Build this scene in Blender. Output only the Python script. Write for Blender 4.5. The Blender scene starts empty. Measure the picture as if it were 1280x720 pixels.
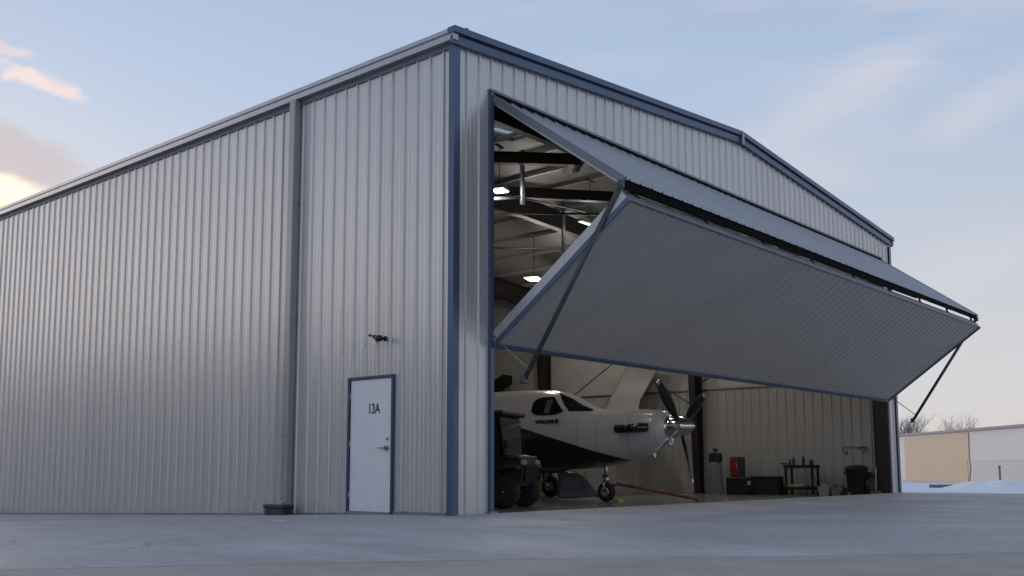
import bpy, math, random
from mathutils import Vector, Matrix
random.seed(7)
R = math.radians
S = bpy.context.scene
COL = S.collection

# ------------------------------------------------------------------ helpers
class MB:
    """collects shapes and links them as one mesh object"""
    def __init__(s): s.v = []; s.f = []; s.sm = []
    def add(s, vs, fs, smooth=False):
        b = len(s.v); s.v += [tuple(v) for v in vs]
        for f in fs: s.f.append(tuple(b+i for i in f)); s.sm.append(smooth)
        return s
    def box(s, x0, x1, y0, y1, z0, z1):
        v = [(x0,y0,z0),(x1,y0,z0),(x1,y1,z0),(x0,y1,z0),(x0,y0,z1),(x1,y0,z1),(x1,y1,z1),(x0,y1,z1)]
        return s.add(v, [(0,3,2,1),(4,5,6,7),(0,1,5,4),(1,2,6,5),(2,3,7,6),(3,0,4,7)])
    def bbox(s, x0, x1, y0, y1, z0, z1, b=.01):
        """box with chamfered edges"""
        vs = []; idx = {}
        X, Y, Z = (x0,x1),(y0,y1),(z0,z1)
        for i in (0,1):
            for j in (0,1):
                for k in (0,1):
                    sx, sy, sz = (1-2*i)*b, (1-2*j)*b, (1-2*k)*b
                    c = (X[i],Y[j],Z[k])
                    idx[i,j,k,0] = len(vs); vs.append((c[0], c[1]+sy, c[2]+sz))
                    idx[i,j,k,1] = len(vs); vs.append((c[0]+sx, c[1], c[2]+sz))
                    idx[i,j,k,2] = len(vs); vs.append((c[0]+sx, c[1]+sy, c[2]))
        fs = []
        for i in (0,1): fs.append([idx[i,0,0,0], idx[i,1,0,0], idx[i,1,1,0], idx[i,0,1,0]])
        for j in (0,1): fs.append([idx[0,j,0,1], idx[1,j,0,1], idx[1,j,1,1], idx[0,j,1,1]])
        for k in (0,1): fs.append([idx[0,0,k,2], idx[1,0,k,2], idx[1,1,k,2], idx[0,1,k,2]])
        for i in (0,1):
            for j in (0,1): fs.append([idx[i,j,0,0], idx[i,j,1,0], idx[i,j,1,1], idx[i,j,0,1]])
        for i in (0,1):
            for k in (0,1): fs.append([idx[i,0,k,0], idx[i,1,k,0], idx[i,1,k,2], idx[i,0,k,2]])
        for j in (0,1):
            for k in (0,1): fs.append([idx[0,j,k,1], idx[1,j,k,1], idx[1,j,k,2], idx[0,j,k,2]])
        for i in (0,1):
            for j in (0,1):
                for k in (0,1): fs.append([idx[i,j,k,0], idx[i,j,k,1], idx[i,j,k,2]])
        return s.add(vs, fs)
    def bar(s, a, b, w, h, up=(0,0,1)):
        """rectangular bar from a to b"""
        a, b = Vector(a), Vector(b); d = (b-a).normalized(); u = Vector(up)
        r = d.cross(u)
        if r.length < 1e-4: r = d.cross(Vector((1,0,0)))
        r.normalize(); u = r.cross(d).normalized()
        vs = []
        for p in (a, b):
            for i, j in ((-1,-1),(1,-1),(1,1),(-1,1)): vs.append(p + r*i*w/2 + u*j*h/2)
        return s.add(vs, [(0,1,2,3),(7,6,5,4),(0,4,5,1),(1,5,6,2),(2,6,7,3),(3,7,4,0)])
    def tube(s, pts, rad, n=10, cap=True, smooth=True):
        pts = [Vector(p) for p in pts]
        rs = rad if isinstance(rad, (list, tuple)) else [rad]*len(pts)
        b = len(s.v); prev = None
        for i, p in enumerate(pts):
            d = (pts[min(i+1,len(pts)-1)] - pts[max(i-1,0)])
            d = d.normalized() if d.length > 1e-9 else Vector((0,0,1))
            if prev is None:
                q = d.cross(Vector((0,0,1)))
                if q.length < 1e-3: q = d.cross(Vector((1,0,0)))
                prev = q.normalized()
            q = (prev - d*prev.dot(d)).normalized(); prev = q; w = d.cross(q)
            for k in range(n):
                a = 2*math.pi*k/n
                s.v.append(tuple(p + (q*math.cos(a) + w*math.sin(a))*rs[i]))
        for i in range(len(pts)-1):
            for k in range(n):
                s.f.append((b+i*n+k, b+i*n+(k+1)%n, b+(i+1)*n+(k+1)%n, b+(i+1)*n+k)); s.sm.append(smooth)
        if cap:
            s.f.append(tuple(b+k for k in range(n))[::-1]); s.sm.append(False)
            s.f.append(tuple(b+(len(pts)-1)*n+k for k in range(n))); s.sm.append(False)
        return s
    def lathe(s, prof, c=(0,0,0), axis='x', n=24, smooth=True):
        """prof: list of (along, radius) turned about an axis through c"""
        b = len(s.v)
        for a, r in prof:
            for k in range(n):
                t = 2*math.pi*k/n; u, w = r*math.cos(t), r*math.sin(t)
                p = {'x': (a,u,w), 'y': (u,a,w), 'z': (u,w,a)}[axis]
                s.v.append((c[0]+p[0], c[1]+p[1], c[2]+p[2]))
        for i in range(len(prof)-1):
            for k in range(n):
                s.f.append((b+i*n+k, b+i*n+(k+1)%n, b+(i+1)*n+(k+1)%n, b+(i+1)*n+k)); s.sm.append(smooth)
        s.f.append(tuple(b+k for k in range(n))); s.sm.append(False)
        s.f.append(tuple(b+(len(prof)-1)*n+k for k in range(n))); s.sm.append(False)
        return s
    def prism(s, poly, d0, d1, axis):
        """polygon in the plane normal to axis, from d0 to d1. axis x: (y,z); y: (x,z); z: (x,y)"""
        def P(p, d): return {'x': (d,p[0],p[1]), 'y': (p[0],d,p[1]), 'z': (p[0],p[1],d)}[axis]
        n = len(poly)
        vs = [P(p,d0) for p in poly] + [P(p,d1) for p in poly]
        fs = [tuple(range(n)), tuple(range(2*n-1, n-1, -1))] + [(i,(i+1)%n,n+(i+1)%n,n+i) for i in range(n)]
        return s.add(vs, fs)
    def ribbed(s, o, u, ul, v0, v1, n, u0=0., pitch=.2825, rh=.025, phase=0., v=(0,0,1), bw=.042, tw=.018, back=.0):
        """ribbed sheet: u runs across the ribs, v along them; v0/v1 may be functions of u"""
        o, u, n, v = Vector(o), Vector(u).normalized(), Vector(n).normalized(), Vector(v).normalized()
        f0 = v0 if callable(v0) else (lambda t: v0)
        f1 = v1 if callable(v1) else (lambda t: v1)
        pr = [(u0, 0.)]
        k = math.floor((u0-phase)/pitch) - 1
        while phase + k*pitch < ul + pitch:
            c = phase + k*pitch; k += 1
            for dt, hh in ((-bw/2, 0), (-tw/2, rh), (tw/2, rh), (bw/2, 0), (pitch*.34-.012,0), (pitch*.34, .002), (pitch*.34+.012, 0), (pitch*.66-.012,0), (pitch*.66,.002), (pitch*.66+.012,0)):
                if u0+.001 < c+dt < ul-.001: pr.append((c+dt, hh))
        pr.append((ul, 0.))
        b = len(s.v)
        for t, hh in pr:
            for f in (f0, f1): s.v.append(tuple(o + u*t + n*hh + v*f(t)))
        m = len(pr)
        for i in range(m-1): s.f.append((b+2*i, b+2*i+2, b+2*i+3, b+2*i+1)); s.sm.append(False)
        return s
    def build(s, name, mat, parent=None, matrix=None):
        me = bpy.data.meshes.new(name)
        me.from_pydata(s.v, [], s.f)
        me.polygons.foreach_set('use_smooth', s.sm)
        me.materials.append(mat); me.validate(); me.update()
        ob = bpy.data.objects.new(name, me); COL.objects.link(ob)
        if parent is not None: ob.parent = parent
        if matrix is not None: ob.matrix_local = matrix
        return ob

def tag(o, label=None, cat=None, group=None, kind=None):
    if label: o['label'] = label
    if cat: o['category'] = cat
    if group: o['group'] = group
    if kind: o['kind'] = kind
    return o
def thing(name, label, cat, loc=(0,0,0), rz=0., group=None):
    o = bpy.data.objects.new(name, None); COL.objects.link(o)
    o.empty_display_size = .2
    o.location = loc; o.rotation_euler = (0,0,rz)
    return tag(o, label, cat, group)
def copy_tree(o, parent=None):
    c = o.copy(); COL.objects.link(c)
    if parent is not None: c.parent = parent
    for ch in list(o.children): copy_tree(ch, c)
    return c

# ------------------------------------------------------------------ materials
def mat(name, col, rough=.6, metal=0., nscale=0., namp=0., bump=0., bscale=20., ramp2=None, spec=None, emit=None, coat=0.):
    m = bpy.data.materials.new(name); m.use_nodes = True
    nt = m.node_tree; b = nt.nodes['Principled BSDF']
    b.inputs['Base Color'].default_value = (*col, 1); b.inputs['Roughness'].default_value = rough
    b.inputs['Metallic'].default_value = metal
    if coat: b.inputs['Coat Weight'].default_value = coat; b.inputs['Coat Roughness'].default_value = .08
    if spec is not None: b.inputs['Specular IOR Level'].default_value = spec
    tc = nt.nodes.new('ShaderNodeTexCoord')
    if nscale:
        n = nt.nodes.new('ShaderNodeTexNoise'); n.inputs['Scale'].default_value = nscale; n.inputs['Detail'].default_value = 6
        nt.links.new(tc.outputs['Object'], n.inputs['Vector'])
        cr = nt.nodes.new('ShaderNodeValToRGB')
        c2 = ramp2 or tuple(c*(1-namp) for c in col)
        c1 = col if ramp2 else tuple(min(1, c*(1+namp)) for c in col)
        cr.color_ramp.elements[0].position = .3; cr.color_ramp.elements[1].position = .7
        cr.color_ramp.elements[0].color = (*c2,1); cr.color_ramp.elements[1].color = (*c1,1)
        nt.links.new(n.outputs['Fac'], cr.inputs['Fac']); nt.links.new(cr.outputs['Color'], b.inputs['Base Color'])
        mr = nt.nodes.new('ShaderNodeMapRange'); mr.inputs['To Min'].default_value = max(0,rough-.08); mr.inputs['To Max'].default_value = min(1,rough+.08)
        nt.links.new(n.outputs['Fac'], mr.inputs['Value']); nt.links.new(mr.outputs['Result'], b.inputs['Roughness'])
    if bump:
        n2 = nt.nodes.new('ShaderNodeTexNoise'); n2.inputs['Scale'].default_value = bscale; n2.inputs['Detail'].default_value = 5
        nt.links.new(tc.outputs['Object'], n2.inputs['Vector'])
        bp = nt.nodes.new('ShaderNodeBump'); bp.inputs['Strength'].default_value = bump; bp.inputs['Distance'].default_value = .02
        nt.links.new(n2.outputs['Fac'], bp.inputs['Height']); nt.links.new(bp.outputs['Normal'], b.inputs['Normal'])
    if emit:
        b.inputs['Emission Color'].default_value = (*emit[0],1); b.inputs['Emission Strength'].default_value = emit[1]
    return m

M = {}
def siding(name, col, metal, rough, bumpk=.12):
    """painted steel sheet with soft vertical weather streaks and slight oil-canning"""
    m = bpy.data.materials.new(name); m.use_nodes = True
    nt = m.node_tree; N = nt.nodes; L = nt.links; b = N['Principled BSDF']
    tc = N.new('ShaderNodeTexCoord'); mp = N.new('ShaderNodeMapping'); mp.inputs['Scale'].default_value = (6,6,.35)
    L.new(tc.outputs['Object'], mp.inputs['Vector'])
    n = N.new('ShaderNodeTexNoise'); n.inputs['Scale'].default_value = 1.2; n.inputs['Detail'].default_value = 7
    L.new(mp.outputs['Vector'], n.inputs['Vector'])
    cr = N.new('ShaderNodeValToRGB')
    cr.color_ramp.elements[0].position = .28; cr.color_ramp.elements[1].position = .72
    cr.color_ramp.elements[0].color = (*[c*.96 for c in col],1); cr.color_ramp.elements[1].color = (*[min(1,c*1.02) for c in col],1)
    L.new(n.outputs['Fac'], cr.inputs['Fac'])
    # each 0.85 m sheet differs a little in tone
    sx_ = N.new('ShaderNodeSeparateXYZ'); L.new(tc.outputs['Object'], sx_.inputs[0])
    ad = N.new('ShaderNodeMath'); ad.operation = 'ADD'; L.new(sx_.outputs['X'], ad.inputs[0]); L.new(sx_.outputs['Y'], ad.inputs[1])
    dv = N.new('ShaderNodeMath'); dv.operation = 'DIVIDE'; dv.inputs[1].default_value = .8475; L.new(ad.outputs[0], dv.inputs[0])
    fl = N.new('ShaderNodeMath'); fl.operation = 'FLOOR'; L.new(dv.outputs[0], fl.inputs[0])
    wn = N.new('ShaderNodeTexWhiteNoise'); wn.noise_dimensions = '1D'; L.new(fl.outputs[0], wn.inputs['W'])
    pm = N.new('ShaderNodeMapRange'); pm.inputs['To Min'].default_value = .965; pm.inputs['To Max'].default_value = 1.02; L.new(wn.outputs['Value'], pm.inputs['Value'])
    pc = N.new('ShaderNodeVectorMath'); pc.operation = 'SCALE'; L.new(cr.outputs['Color'], pc.inputs[0]); L.new(pm.outputs['Result'], pc.inputs['Scale'])
    L.new(pc.outputs[0], b.inputs['Base Color'])
    b.inputs['Metallic'].default_value = metal
    mr = N.new('ShaderNodeMapRange'); mr.inputs['To Min'].default_value = rough-.02; mr.inputs['To Max'].default_value = rough+.04
    L.new(n.outputs['Fac'], mr.inputs['Value']); L.new(mr.outputs['Result'], b.inputs['Roughness'])
    n2 = N.new('ShaderNodeTexNoise'); n2.inputs['Scale'].default_value = 1.7; n2.inputs['Detail'].default_value = 2
    L.new(tc.outputs['Object'], n2.inputs['Vector'])
    bp = N.new('ShaderNodeBump'); bp.inputs['Strength'].default_value = bumpk; bp.inputs['Distance'].default_value = .04
    L.new(n2.outputs['Fac'], bp.inputs['Height']); L.new(bp.outputs['Normal'], b.inputs['Normal'])
    return m
M['siding'] = siding('siding_paint', (.58,.56,.56), .38, .27, .03)
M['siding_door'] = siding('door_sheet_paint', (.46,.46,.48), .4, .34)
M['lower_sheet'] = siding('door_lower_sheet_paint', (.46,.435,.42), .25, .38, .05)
M['blue'] = siding('blue_trim_paint', (.075,.115,.19), .25, .32)
M['spout'] = siding('downspout_paint', (.33,.335,.355), .3, .3)
M['frame_blue'] = siding('door_frame_paint', (.045,.07,.13), .2, .36)
M['edge_grey'] = siding('leaf_edge_paint', (.17,.185,.215), .3, .34)
M['gutter'] = siding('gutter_paint', (.44,.44,.46), .5, .27)
M['black_seal'] = mat('rubber_seal', (.005,.005,.006), .9, spec=.1)
M['white_door'] = mat('white_door_paint', (.72,.72,.75), .42, nscale=3, namp=.04)
M['steel_dark'] = mat('primer_steel', (.017,.012,.012), .5, nscale=4, namp=.25)
M['steel_grey'] = mat('grey_steel', (.16,.165,.18), .4, .6, nscale=5, namp=.15)
M['arm'] = mat('dark_grey_arm', (.07,.072,.08), .4, .3, nscale=5, namp=.15)
M['galv'] = mat('galvanised', (.3,.3,.31), .4, .7, nscale=9, namp=.2)
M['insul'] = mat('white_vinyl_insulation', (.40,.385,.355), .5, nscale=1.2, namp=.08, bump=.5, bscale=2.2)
M['roof_insul'] = mat('roof_insulation', (.17,.165,.155), .5, nscale=1.2, namp=.08, bump=.5, bscale=2.2)  # darker copy of the wall vinyl; the ceiling's dimness is in the colour
M['liner'] = mat('liner_panel', (.43,.42,.405), .24, .25)
M['lamp_body'] = mat('lamp_body', (.28,.28,.28), .4)
M['black'] = mat('black_plastic', (.012,.012,.014), .45, nscale=8, namp=.3)
M['matt_black'] = mat('matt_black', (.006,.006,.007), .85, nscale=8, namp=.3)
M['rubber'] = mat('tyre_rubber', (.012,.012,.013), .75, nscale=20, namp=.3)
M['chrome'] = mat('polished_metal', (.75,.74,.72), .12, 1.)
M['dark_alu'] = mat('heat_darkened_steel', (.10,.095,.09), .25, 1.)
M['alu'] = mat('aluminium', (.45,.45,.46), .3, .9)
M['winglet'] = mat('winglet_paint', (.33,.32,.305), .5)
M['white_paint'] = mat('white_paint', (.6,.6,.62), .3, coat=.6)
M['red'] = mat('red_paint', (.17,.015,.012), .45, nscale=8, namp=.15)
M['yellow'] = mat('yellow_plastic', (.34,.26,.08), .5)
M['glass_dark'] = mat('tinted_glass', (.008,.009,.010), .06, spec=.6)
M['silver_grey'] = mat('silver_grey_cloth', (.13,.13,.14), .8, nscale=18, namp=.35)
M['grey_tarp'] = mat('grey_tarp', (.10,.10,.11), .6, nscale=4, namp=.2)
M['cream'] = mat('cream_cloth', (.42,.38,.30), .8, nscale=6, namp=.15)
M['olive'] = mat('olive_canvas', (.12,.10,.05), .8, nscale=6, namp=.2)
M['dark_grey_plastic'] = mat('charcoal_plastic', (.012,.013,.015), .4, nscale=6, namp=.2)
M['splash'] = mat('splash_block_plastic', (.03,.032,.034), .6, nscale=14, namp=.4)
M['tan'] = mat('tan_wall_panel', (.55,.43,.30), .6, nscale=.5, namp=.06)
M['pale_wall'] = mat('pale_metal_wall', (.60,.58,.57), .55, nscale=.4, namp=.04)
M['roof_trim'] = mat('grey_roof_trim', (.16,.17,.2), .5)
M['bark'] = mat('bare_bark', (.19,.17,.165), .9, nscale=10, namp=.3)
M['clear'] = mat('clear_plastic', (.25,.24,.22), .3)
M['blue_cloth'] = mat('blue_cloth', (.10,.13,.24), .8, nscale=10, namp=.2)

def mat_emit(name, col, st):
    m = bpy.data.materials.new(name); m.use_nodes = True
    b = m.node_tree.nodes['Principled BSDF']; b.inputs['Base Color'].default_value = (.8,.8,.8,1)
    b.inputs['Emission Color'].default_value = (*col,1); b.inputs['Emission Strength'].default_value = st
    return m
M['led'] = mat_emit('lit_led_lens', (1.,.93,.82), 9.)
M['led_dim'] = mat_emit('half_lit_tube', (1.,.95,.88), 1.2)
def mat_sky_light():
    m = bpy.data.materials.new('skylight_sheet'); m.use_nodes = True
    nt = m.node_tree; nt.nodes.remove(nt.nodes['Principled BSDF'])
    t = nt.nodes.new('ShaderNodeBsdfTranslucent'); t.inputs['Color'].default_value = (.75,.76,.75,1)
    nt.links.new(t.outputs[0], nt.nodes['Material Output'].inputs['Surface']); return m
M['skylight'] = mat_sky_light()

def mat_fuselage():
    """white over black paint, parted by a slanting line running down to the nose"""
    m = bpy.data.materials.new('aircraft_paint'); m.use_nodes = True
    nt = m.node_tree; N = nt.nodes; L = nt.links; b = N['Principled BSDF']
    tc = N.new('ShaderNodeTexCoord'); sp = N.new('ShaderNodeSeparateXYZ'); L.new(tc.outputs['Object'], sp.inputs[0])
    # dark where z < .98 + .30*(y-2.9)  (object coords: y from the nose, ground z=0)
    a = N.new('ShaderNodeMath'); a.operation = 'MULTIPLY_ADD'; a.inputs[1].default_value = .285; a.inputs[2].default_value = .99-.285*2.9
    L.new(sp.outputs['Y'], a.inputs[0])
    mn = N.new('ShaderNodeMath'); mn.operation = 'MINIMUM'; mn.inputs[1].default_value = 1.95; L.new(a.outputs[0], mn.inputs[0])
    lt = N.new('ShaderNodeMath'); lt.operation = 'SUBTRACT'; L.new(sp.outputs['Z'], lt.inputs[0]); L.new(mn.outputs[0], lt.inputs[1])
    ml = N.new('ShaderNodeMath'); ml.operation = 'MULTIPLY'; ml.inputs[1].default_value = 120; ml.use_clamp = True; L.new(lt.outputs[0], ml.inputs[0])
    mx = N.new('ShaderNodeMix'); mx.data_type = 'RGBA'
    mx.inputs['A'].default_value = (.008,.008,.010,1); mx.inputs['B'].default_value = (.60,.59,.59,1)
    L.new(ml.outputs[0], mx.inputs['Factor'])
    prev = mx.outputs['Result']; acc = None
    for yy in (2.02, 2.62, 3.42, 3.95, 5.75, 6.4):
        c = N.new('ShaderNodeMath'); c.operation = 'COMPARE'; c.inputs[1].default_value = yy; c.inputs[2].default_value = .007; L.new(sp.outputs['Y'], c.inputs[0])
        if acc is None: acc = c
        else:
            a2 = N.new('ShaderNodeMath'); a2.operation = 'MAXIMUM'; L.new(acc.outputs[0], a2.inputs[0]); L.new(c.outputs[0], a2.inputs[1]); acc = a2
    sm_ = N.new('ShaderNodeMath'); sm_.operation = 'MULTIPLY'; sm_.inputs[1].default_value = .55; L.new(acc.outputs[0], sm_.inputs[0])
    m2 = N.new('ShaderNodeMix'); m2.data_type = 'RGBA'; m2.inputs['B'].default_value = (.06,.06,.06,1); L.new(sm_.outputs[0], m2.inputs['Factor']); L.new(prev, m2.inputs['A']); L.new(m2.outputs['Result'], b.inputs['Base Color'])
    b.inputs['Roughness'].default_value = .28; b.inputs['Coat Weight'].default_value = .5; b.inputs['Coat Roughness'].default_value = .07
    return m
M['fuselage'] = mat_fuselage()

def mat_ground(kind):
    m = bpy.data.materials.new(kind); m.use_nodes = True
    nt = m.node_tree; N = nt.nodes; L = nt.links; b = N['Principled BSDF']
    geo = N.new('ShaderNodeNewGeometry')
    def noise(sc, det=6, rough=.55, scale=(1,1,1), rot=0., dist=0.):
        mp = N.new('ShaderNodeMapping'); mp.inputs['Scale'].default_value = scale; mp.inputs['Rotation'].default_value = (0,0,rot)
        L.new(geo.outputs['Position'], mp.inputs['Vector'])
        n = N.new('ShaderNodeTexNoise'); n.inputs['Scale'].default_value = sc; n.inputs['Detail'].default_value = det
        n.inputs['Roughness'].default_value = rough; n.inputs['Distortion'].default_value = dist
        L.new(mp.outputs['Vector'], n.inputs['Vector']); return n
    def ramp(src, p0, c0, p1, c1):
        r = N.new('ShaderNodeValToRGB'); r.color_ramp.elements[0].position = p0; r.color_ramp.elements[1].position = p1
        r.color_ramp.elements[0].color = (*c0,1); r.color_ramp.elements[1].color = (*c1,1)
        L.new(src, r.inputs['Fac']); return r
    def mix(f, a, c, mode='MIX'):
        x = N.new('ShaderNodeMix'); x.data_type = 'RGBA'; x.blend_type = mode
        if isinstance(f, float): x.inputs['Factor'].default_value = f
        else: L.new(f, x.inputs['Factor'])
        L.new(a, x.inputs['A']); L.new(c, x.inputs['B']); return x
    if kind == 'apron_concrete':
        base = ramp(noise(.35,5,.6,(1,1,1),.8).outputs['Fac'], .35, (.385,.37,.375), .65, (.46,.445,.45))
        fine = ramp(noise(9,8,.7).outputs['Fac'], .3, (.78,.78,.78), .7, (1.08,1.08,1.08))
        c1 = mix(1., base.outputs['Color'], fine.outputs['Color'], 'MULTIPLY')
        # frost and dried-salt patches, drawn out along the apron
        fr = ramp(noise(.55,8,.62,(1.,.45,1),-.86,.6).outputs['Fac'], .50, (0,0,0), .68, (.6,.6,.6))
        fc = N.new('ShaderNodeRGB'); fc.outputs[0].default_value = (.55,.54,.56,1)
        grit = ramp(noise(70,4,.8).outputs['Fac'], .35, (.86,.86,.86), .65, (1.06,1.06,1.06))
        c1 = mix(1., c1.outputs['Result'], grit.outputs['Color'], 'MULTIPLY')
        c2 = mix(fr.outputs['Color'], c1.outputs['Result'], fc.outputs[0])
        dk = ramp(noise(.8,6,.6,(1,.4,1),-.86,.8).outputs['Fac'], .60, (1,1,1), .76, (.82,.82,.83))
        c3 = mix(1., c2.outputs['Result'], dk.outputs['Color'], 'MULTIPLY')
        sp_ = ramp(noise(2.6,3,.5).outputs['Fac'], .70, (1,1,1), .735, (.68,.67,.66)); c3 = mix(1., c3.outputs['Result'], sp_.outputs['Color'], 'MULTIPLY')
        # saw-cut joints every 4.6 m, wobbling a little
        sep = N.new('ShaderNodeSeparateXYZ'); L.new(geo.outputs['Position'], sep.inputs[0])
        wn = noise(.8,3)
        outs = []
        for ax in ('X','Y'):
            ad = N.new('ShaderNodeMath'); ad.operation = 'MULTIPLY_ADD'; ad.inputs[1].default_value = .05; L.new(wn.outputs['Fac'], ad.inputs[0]); L.new(sep.outputs[ax], ad.inputs[2])
            mo = N.new('ShaderNodeMath'); mo.operation = 'PINGPONG'; mo.inputs[1].default_value = 2.3; L.new(ad.outputs[0], mo.inputs[0])
            lt = N.new('ShaderNodeMath'); lt.operation = 'LESS_THAN'; lt.inputs[1].default_value = .008; L.new(mo.outputs[0], lt.inputs[0]); outs.append(lt)
        mxj = N.new('ShaderNodeMath'); mxj.operation = 'MAXIMUM'; L.new(outs[0].outputs[0], mxj.inputs[0]); L.new(outs[1].outputs[0], mxj.inputs[1])
        sc = N.new('ShaderNodeMath'); sc.operation = 'MULTIPLY'; sc.inputs[1].default_value = .35; L.new(mxj.outputs[0], sc.inputs[0])
        jc = N.new('ShaderNodeRGB'); jc.outputs[0].default_value = (.09,.09,.10,1)
        c4 = mix(sc.outputs[0], c3.outputs['Result'], jc.outputs[0])
        vp = N.new('ShaderNodeVectorMath'); vp.operation = 'MULTIPLY_ADD'; vp.inputs[1].default_value = (.5,.5,.5); wv = noise(1.3,5)
        L.new(wv.outputs['Color'], vp.inputs[0]); L.new(geo.outputs['Position'], vp.inputs[2])
        vo = N.new('ShaderNodeTexVoronoi'); vo.feature = 'DISTANCE_TO_EDGE'; vo.inputs['Scale'].default_value = .22; L.new(vp.outputs[0], vo.inputs['Vector'])
        ck_ = ramp(vo.outputs['Distance'], .0015, (.55,.55,.55), .004, (1,1,1)); cm = ramp(noise(.4,3).outputs['Fac'], .48, (0,0,0), .56, (1,1,1))
        wh_ = N.new('ShaderNodeRGB'); wh_.outputs[0].default_value = (1,1,1,1)
        ckm = mix(cm.outputs['Color'], wh_.outputs[0], ck_.outputs['Color'])
        c4 = mix(1., c4.outputs['Result'], ckm.outputs['Result'], 'MULTIPLY')
        L.new(c4.outputs['Result'], b.inputs['Base Color'])
        rr = ramp(noise(.6,6,.6,(1,.5,1),-.86).outputs['Fac'], .35, (.45,.45,.45), .65, (.8,.8,.8)); L.new(rr.outputs['Color'], b.inputs['Roughness'])
        bs, bd = .35, 40
    elif kind == 'taxiway_asphalt':
        base = ramp(noise(1.2,8,.65).outputs['Fac'], .35, (.34,.295,.27), .65, (.43,.38,.35))
        L.new(base.outputs['Color'], b.inputs['Base Color']); b.inputs['Roughness'].default_value = .85; bs, bd = .4, 60
    elif kind == 'snow_ground':
        base = ramp(noise(.25,6,.6).outputs['Fac'], .30, (.36,.36,.36), .42, (.74,.78,.86))
        L.new(base.outputs['Color'], b.inputs['Base Color']); b.inputs['Roughness'].default_value = .7; bs, bd = .5, 6
    else:   # hangar floor, sealed concrete
        base = ramp(noise(.7,6,.6).outputs['Fac'], .35, (.17,.16,.145), .65, (.25,.235,.21))
        L.new(base.outputs['Color'], b.inputs['Base Color']); b.inputs['Roughness'].default_value = .22; bs, bd = .05, 20
    n2 = noise(bd,6); bp = N.new('ShaderNodeBump'); bp.inputs['Strength'].default_value = bs; bp.inputs['Distance'].default_value = .01
    L.new(n2.outputs['Fac'], bp.inputs['Height']); L.new(bp.outputs['Normal'], b.inputs['Normal'])
    return m
for k in ('apron_concrete','taxiway_asphalt','snow_ground','hangar_floor'): M[k] = mat_ground(k)
M['snow'] = mat('snow_pile', (.80,.82,.87), .7, nscale=3, namp=.08, bump=.8, bscale=5)

# ------------------------------------------------------------------ ground
clamp = lambda v,a,b: max(a, min(b, v))
def gz(x, y):
    z = 0.
    sx = clamp(1 - (x+.02)/.1, 0, 1)
    z -= (.035*clamp(y-1, 0, 3) + .028*clamp(y-4, 0, 16))*sx
    z -= .02*clamp(x-18.2, 0, 7) + .004*clamp(x-25, 0, 60)
    z += .012*math.sin(x*.55+1.)*math.sin(y*.5+.4)*clamp((-1-y)/3,0,1)
    return z
def sheet(name, cols, dz, m):
    """cols: list of lists of (x,y); neighbouring columns are joined"""
    mb = MB(); n = len(cols[0]); vs = [(x,y,gz(x,y)+dz) for c in cols for x,y in c]
    fs = [(i*n+j, (i+1)*n+j, (i+1)*n+j+1, i*n+j+1) for i in range(len(cols)-1) for j in range(n-1)]
    mb.add(vs, fs, True)
    return tag(mb.build(name, m), kind='structure')
# ground sheet with a rectangular pit for the hangar floor
xs = [-2500,-600,-200,-100,-60,-40,-30,-20,-15,-10,-5,-2,-.5,-.02,.08,.3,.5,2,5,8,12,16,17.92,18.2,20,22,25,30,36,42,50,60,75,85,100,150,300,800,2500]
ys = [-2500,-600,-200,-100,-50,-30,-20,-15,-10,-7,-4,-2,-1,0,.1,1,2.5,4,8,12,16,18.2,18.25,19.8,25,35,50,80,120,250,700,2500]
mb = MB(); vs = []; fs = []
for x in xs:
    for y in ys:
        z = gz(x,y)
        if .07 < x < 17.95 and .05 < y < 18.22: z = -.5
        vs.append((x,y,z-.012))
n = len(ys)
for i in range(len(xs)-1):
    for j in range(n-1): fs.append((i*n+j,(i+1)*n+j,(i+1)*n+j+1,i*n+j+1))
mb.add(vs, fs); tag(mb.build('ground', M['snow_ground']), kind='structure')
# apron
near = lambda x: -5.18 - .80*(x+4.8)
cols = []
xx = sorted(set([-50,-40,-30,-25,-20,-17] + [-15+i*.75 for i in range(20)] + [-.02,.03] + [.5+i*.7 for i in range(26)] + [18.25] + [19+i*1.0 for i in range(18)]))
for x in xx:
    if x < 0: far = 60.
    elif x <= 18.25: far = .02
    else: far = min(2.2, .8-.478*(x-20.4)) if x > 18.3 else .02
    nr = near(x)
    cols.append([(x, nr + (far-nr)*(j/26)**1.35) for j in range(27)])
sheet('apron', cols, 0.004, M['apron_concrete'])
# asphalt taxiway on the camera's side of the slab edge
cols = []
for x in xx:
    cols.append([(x, near(x) - k) for k in (0,.06,.5,1,2,3,4,8,16,30,60)])
sheet('taxiway', cols, .003, M['taxiway_asphalt'])
# hangar floor: a short ramp down from the threshold, then level
mb = MB(); X = [.06+i*(17.88/20) for i in range(21)]; Y = [.0,.25,.5,.8,3,6,9,12,15,18.28]
zf = lambda y: .004 - .104*clamp(y/.8,0,1)
vs = [(x,y,zf(y)) for x in X for y in Y]; n = len(Y)
mb.add(vs, [(i*n+j,(i+1)*n+j,(i+1)*n+j+1,i*n+j+1) for i in range(20) for j in range(n-1)])
tag(mb.build('floor', M['hangar_floor']), kind='structure')
FZ = -.1

# ------------------------------------------------------------------ hangar
W, LEN, HE = 18.0, 18.4, 7.2
XO0, XO1, ZH = .84, 17.25, 6.44        # door opening
SL = .083
ridge = W/2
rz_ = lambda x: HE + SL*(ridge-abs(x-ridge))        # roof surface height
PITCH = .2825
hangar = thing('hangar', 'large grey ribbed metal aircraft hangar with blue trim and its folding door half raised', 'hangar', (0,0,0))
def HP(mb, name, m, parent=None): return mb.build(name, m, parent or hangar)

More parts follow.
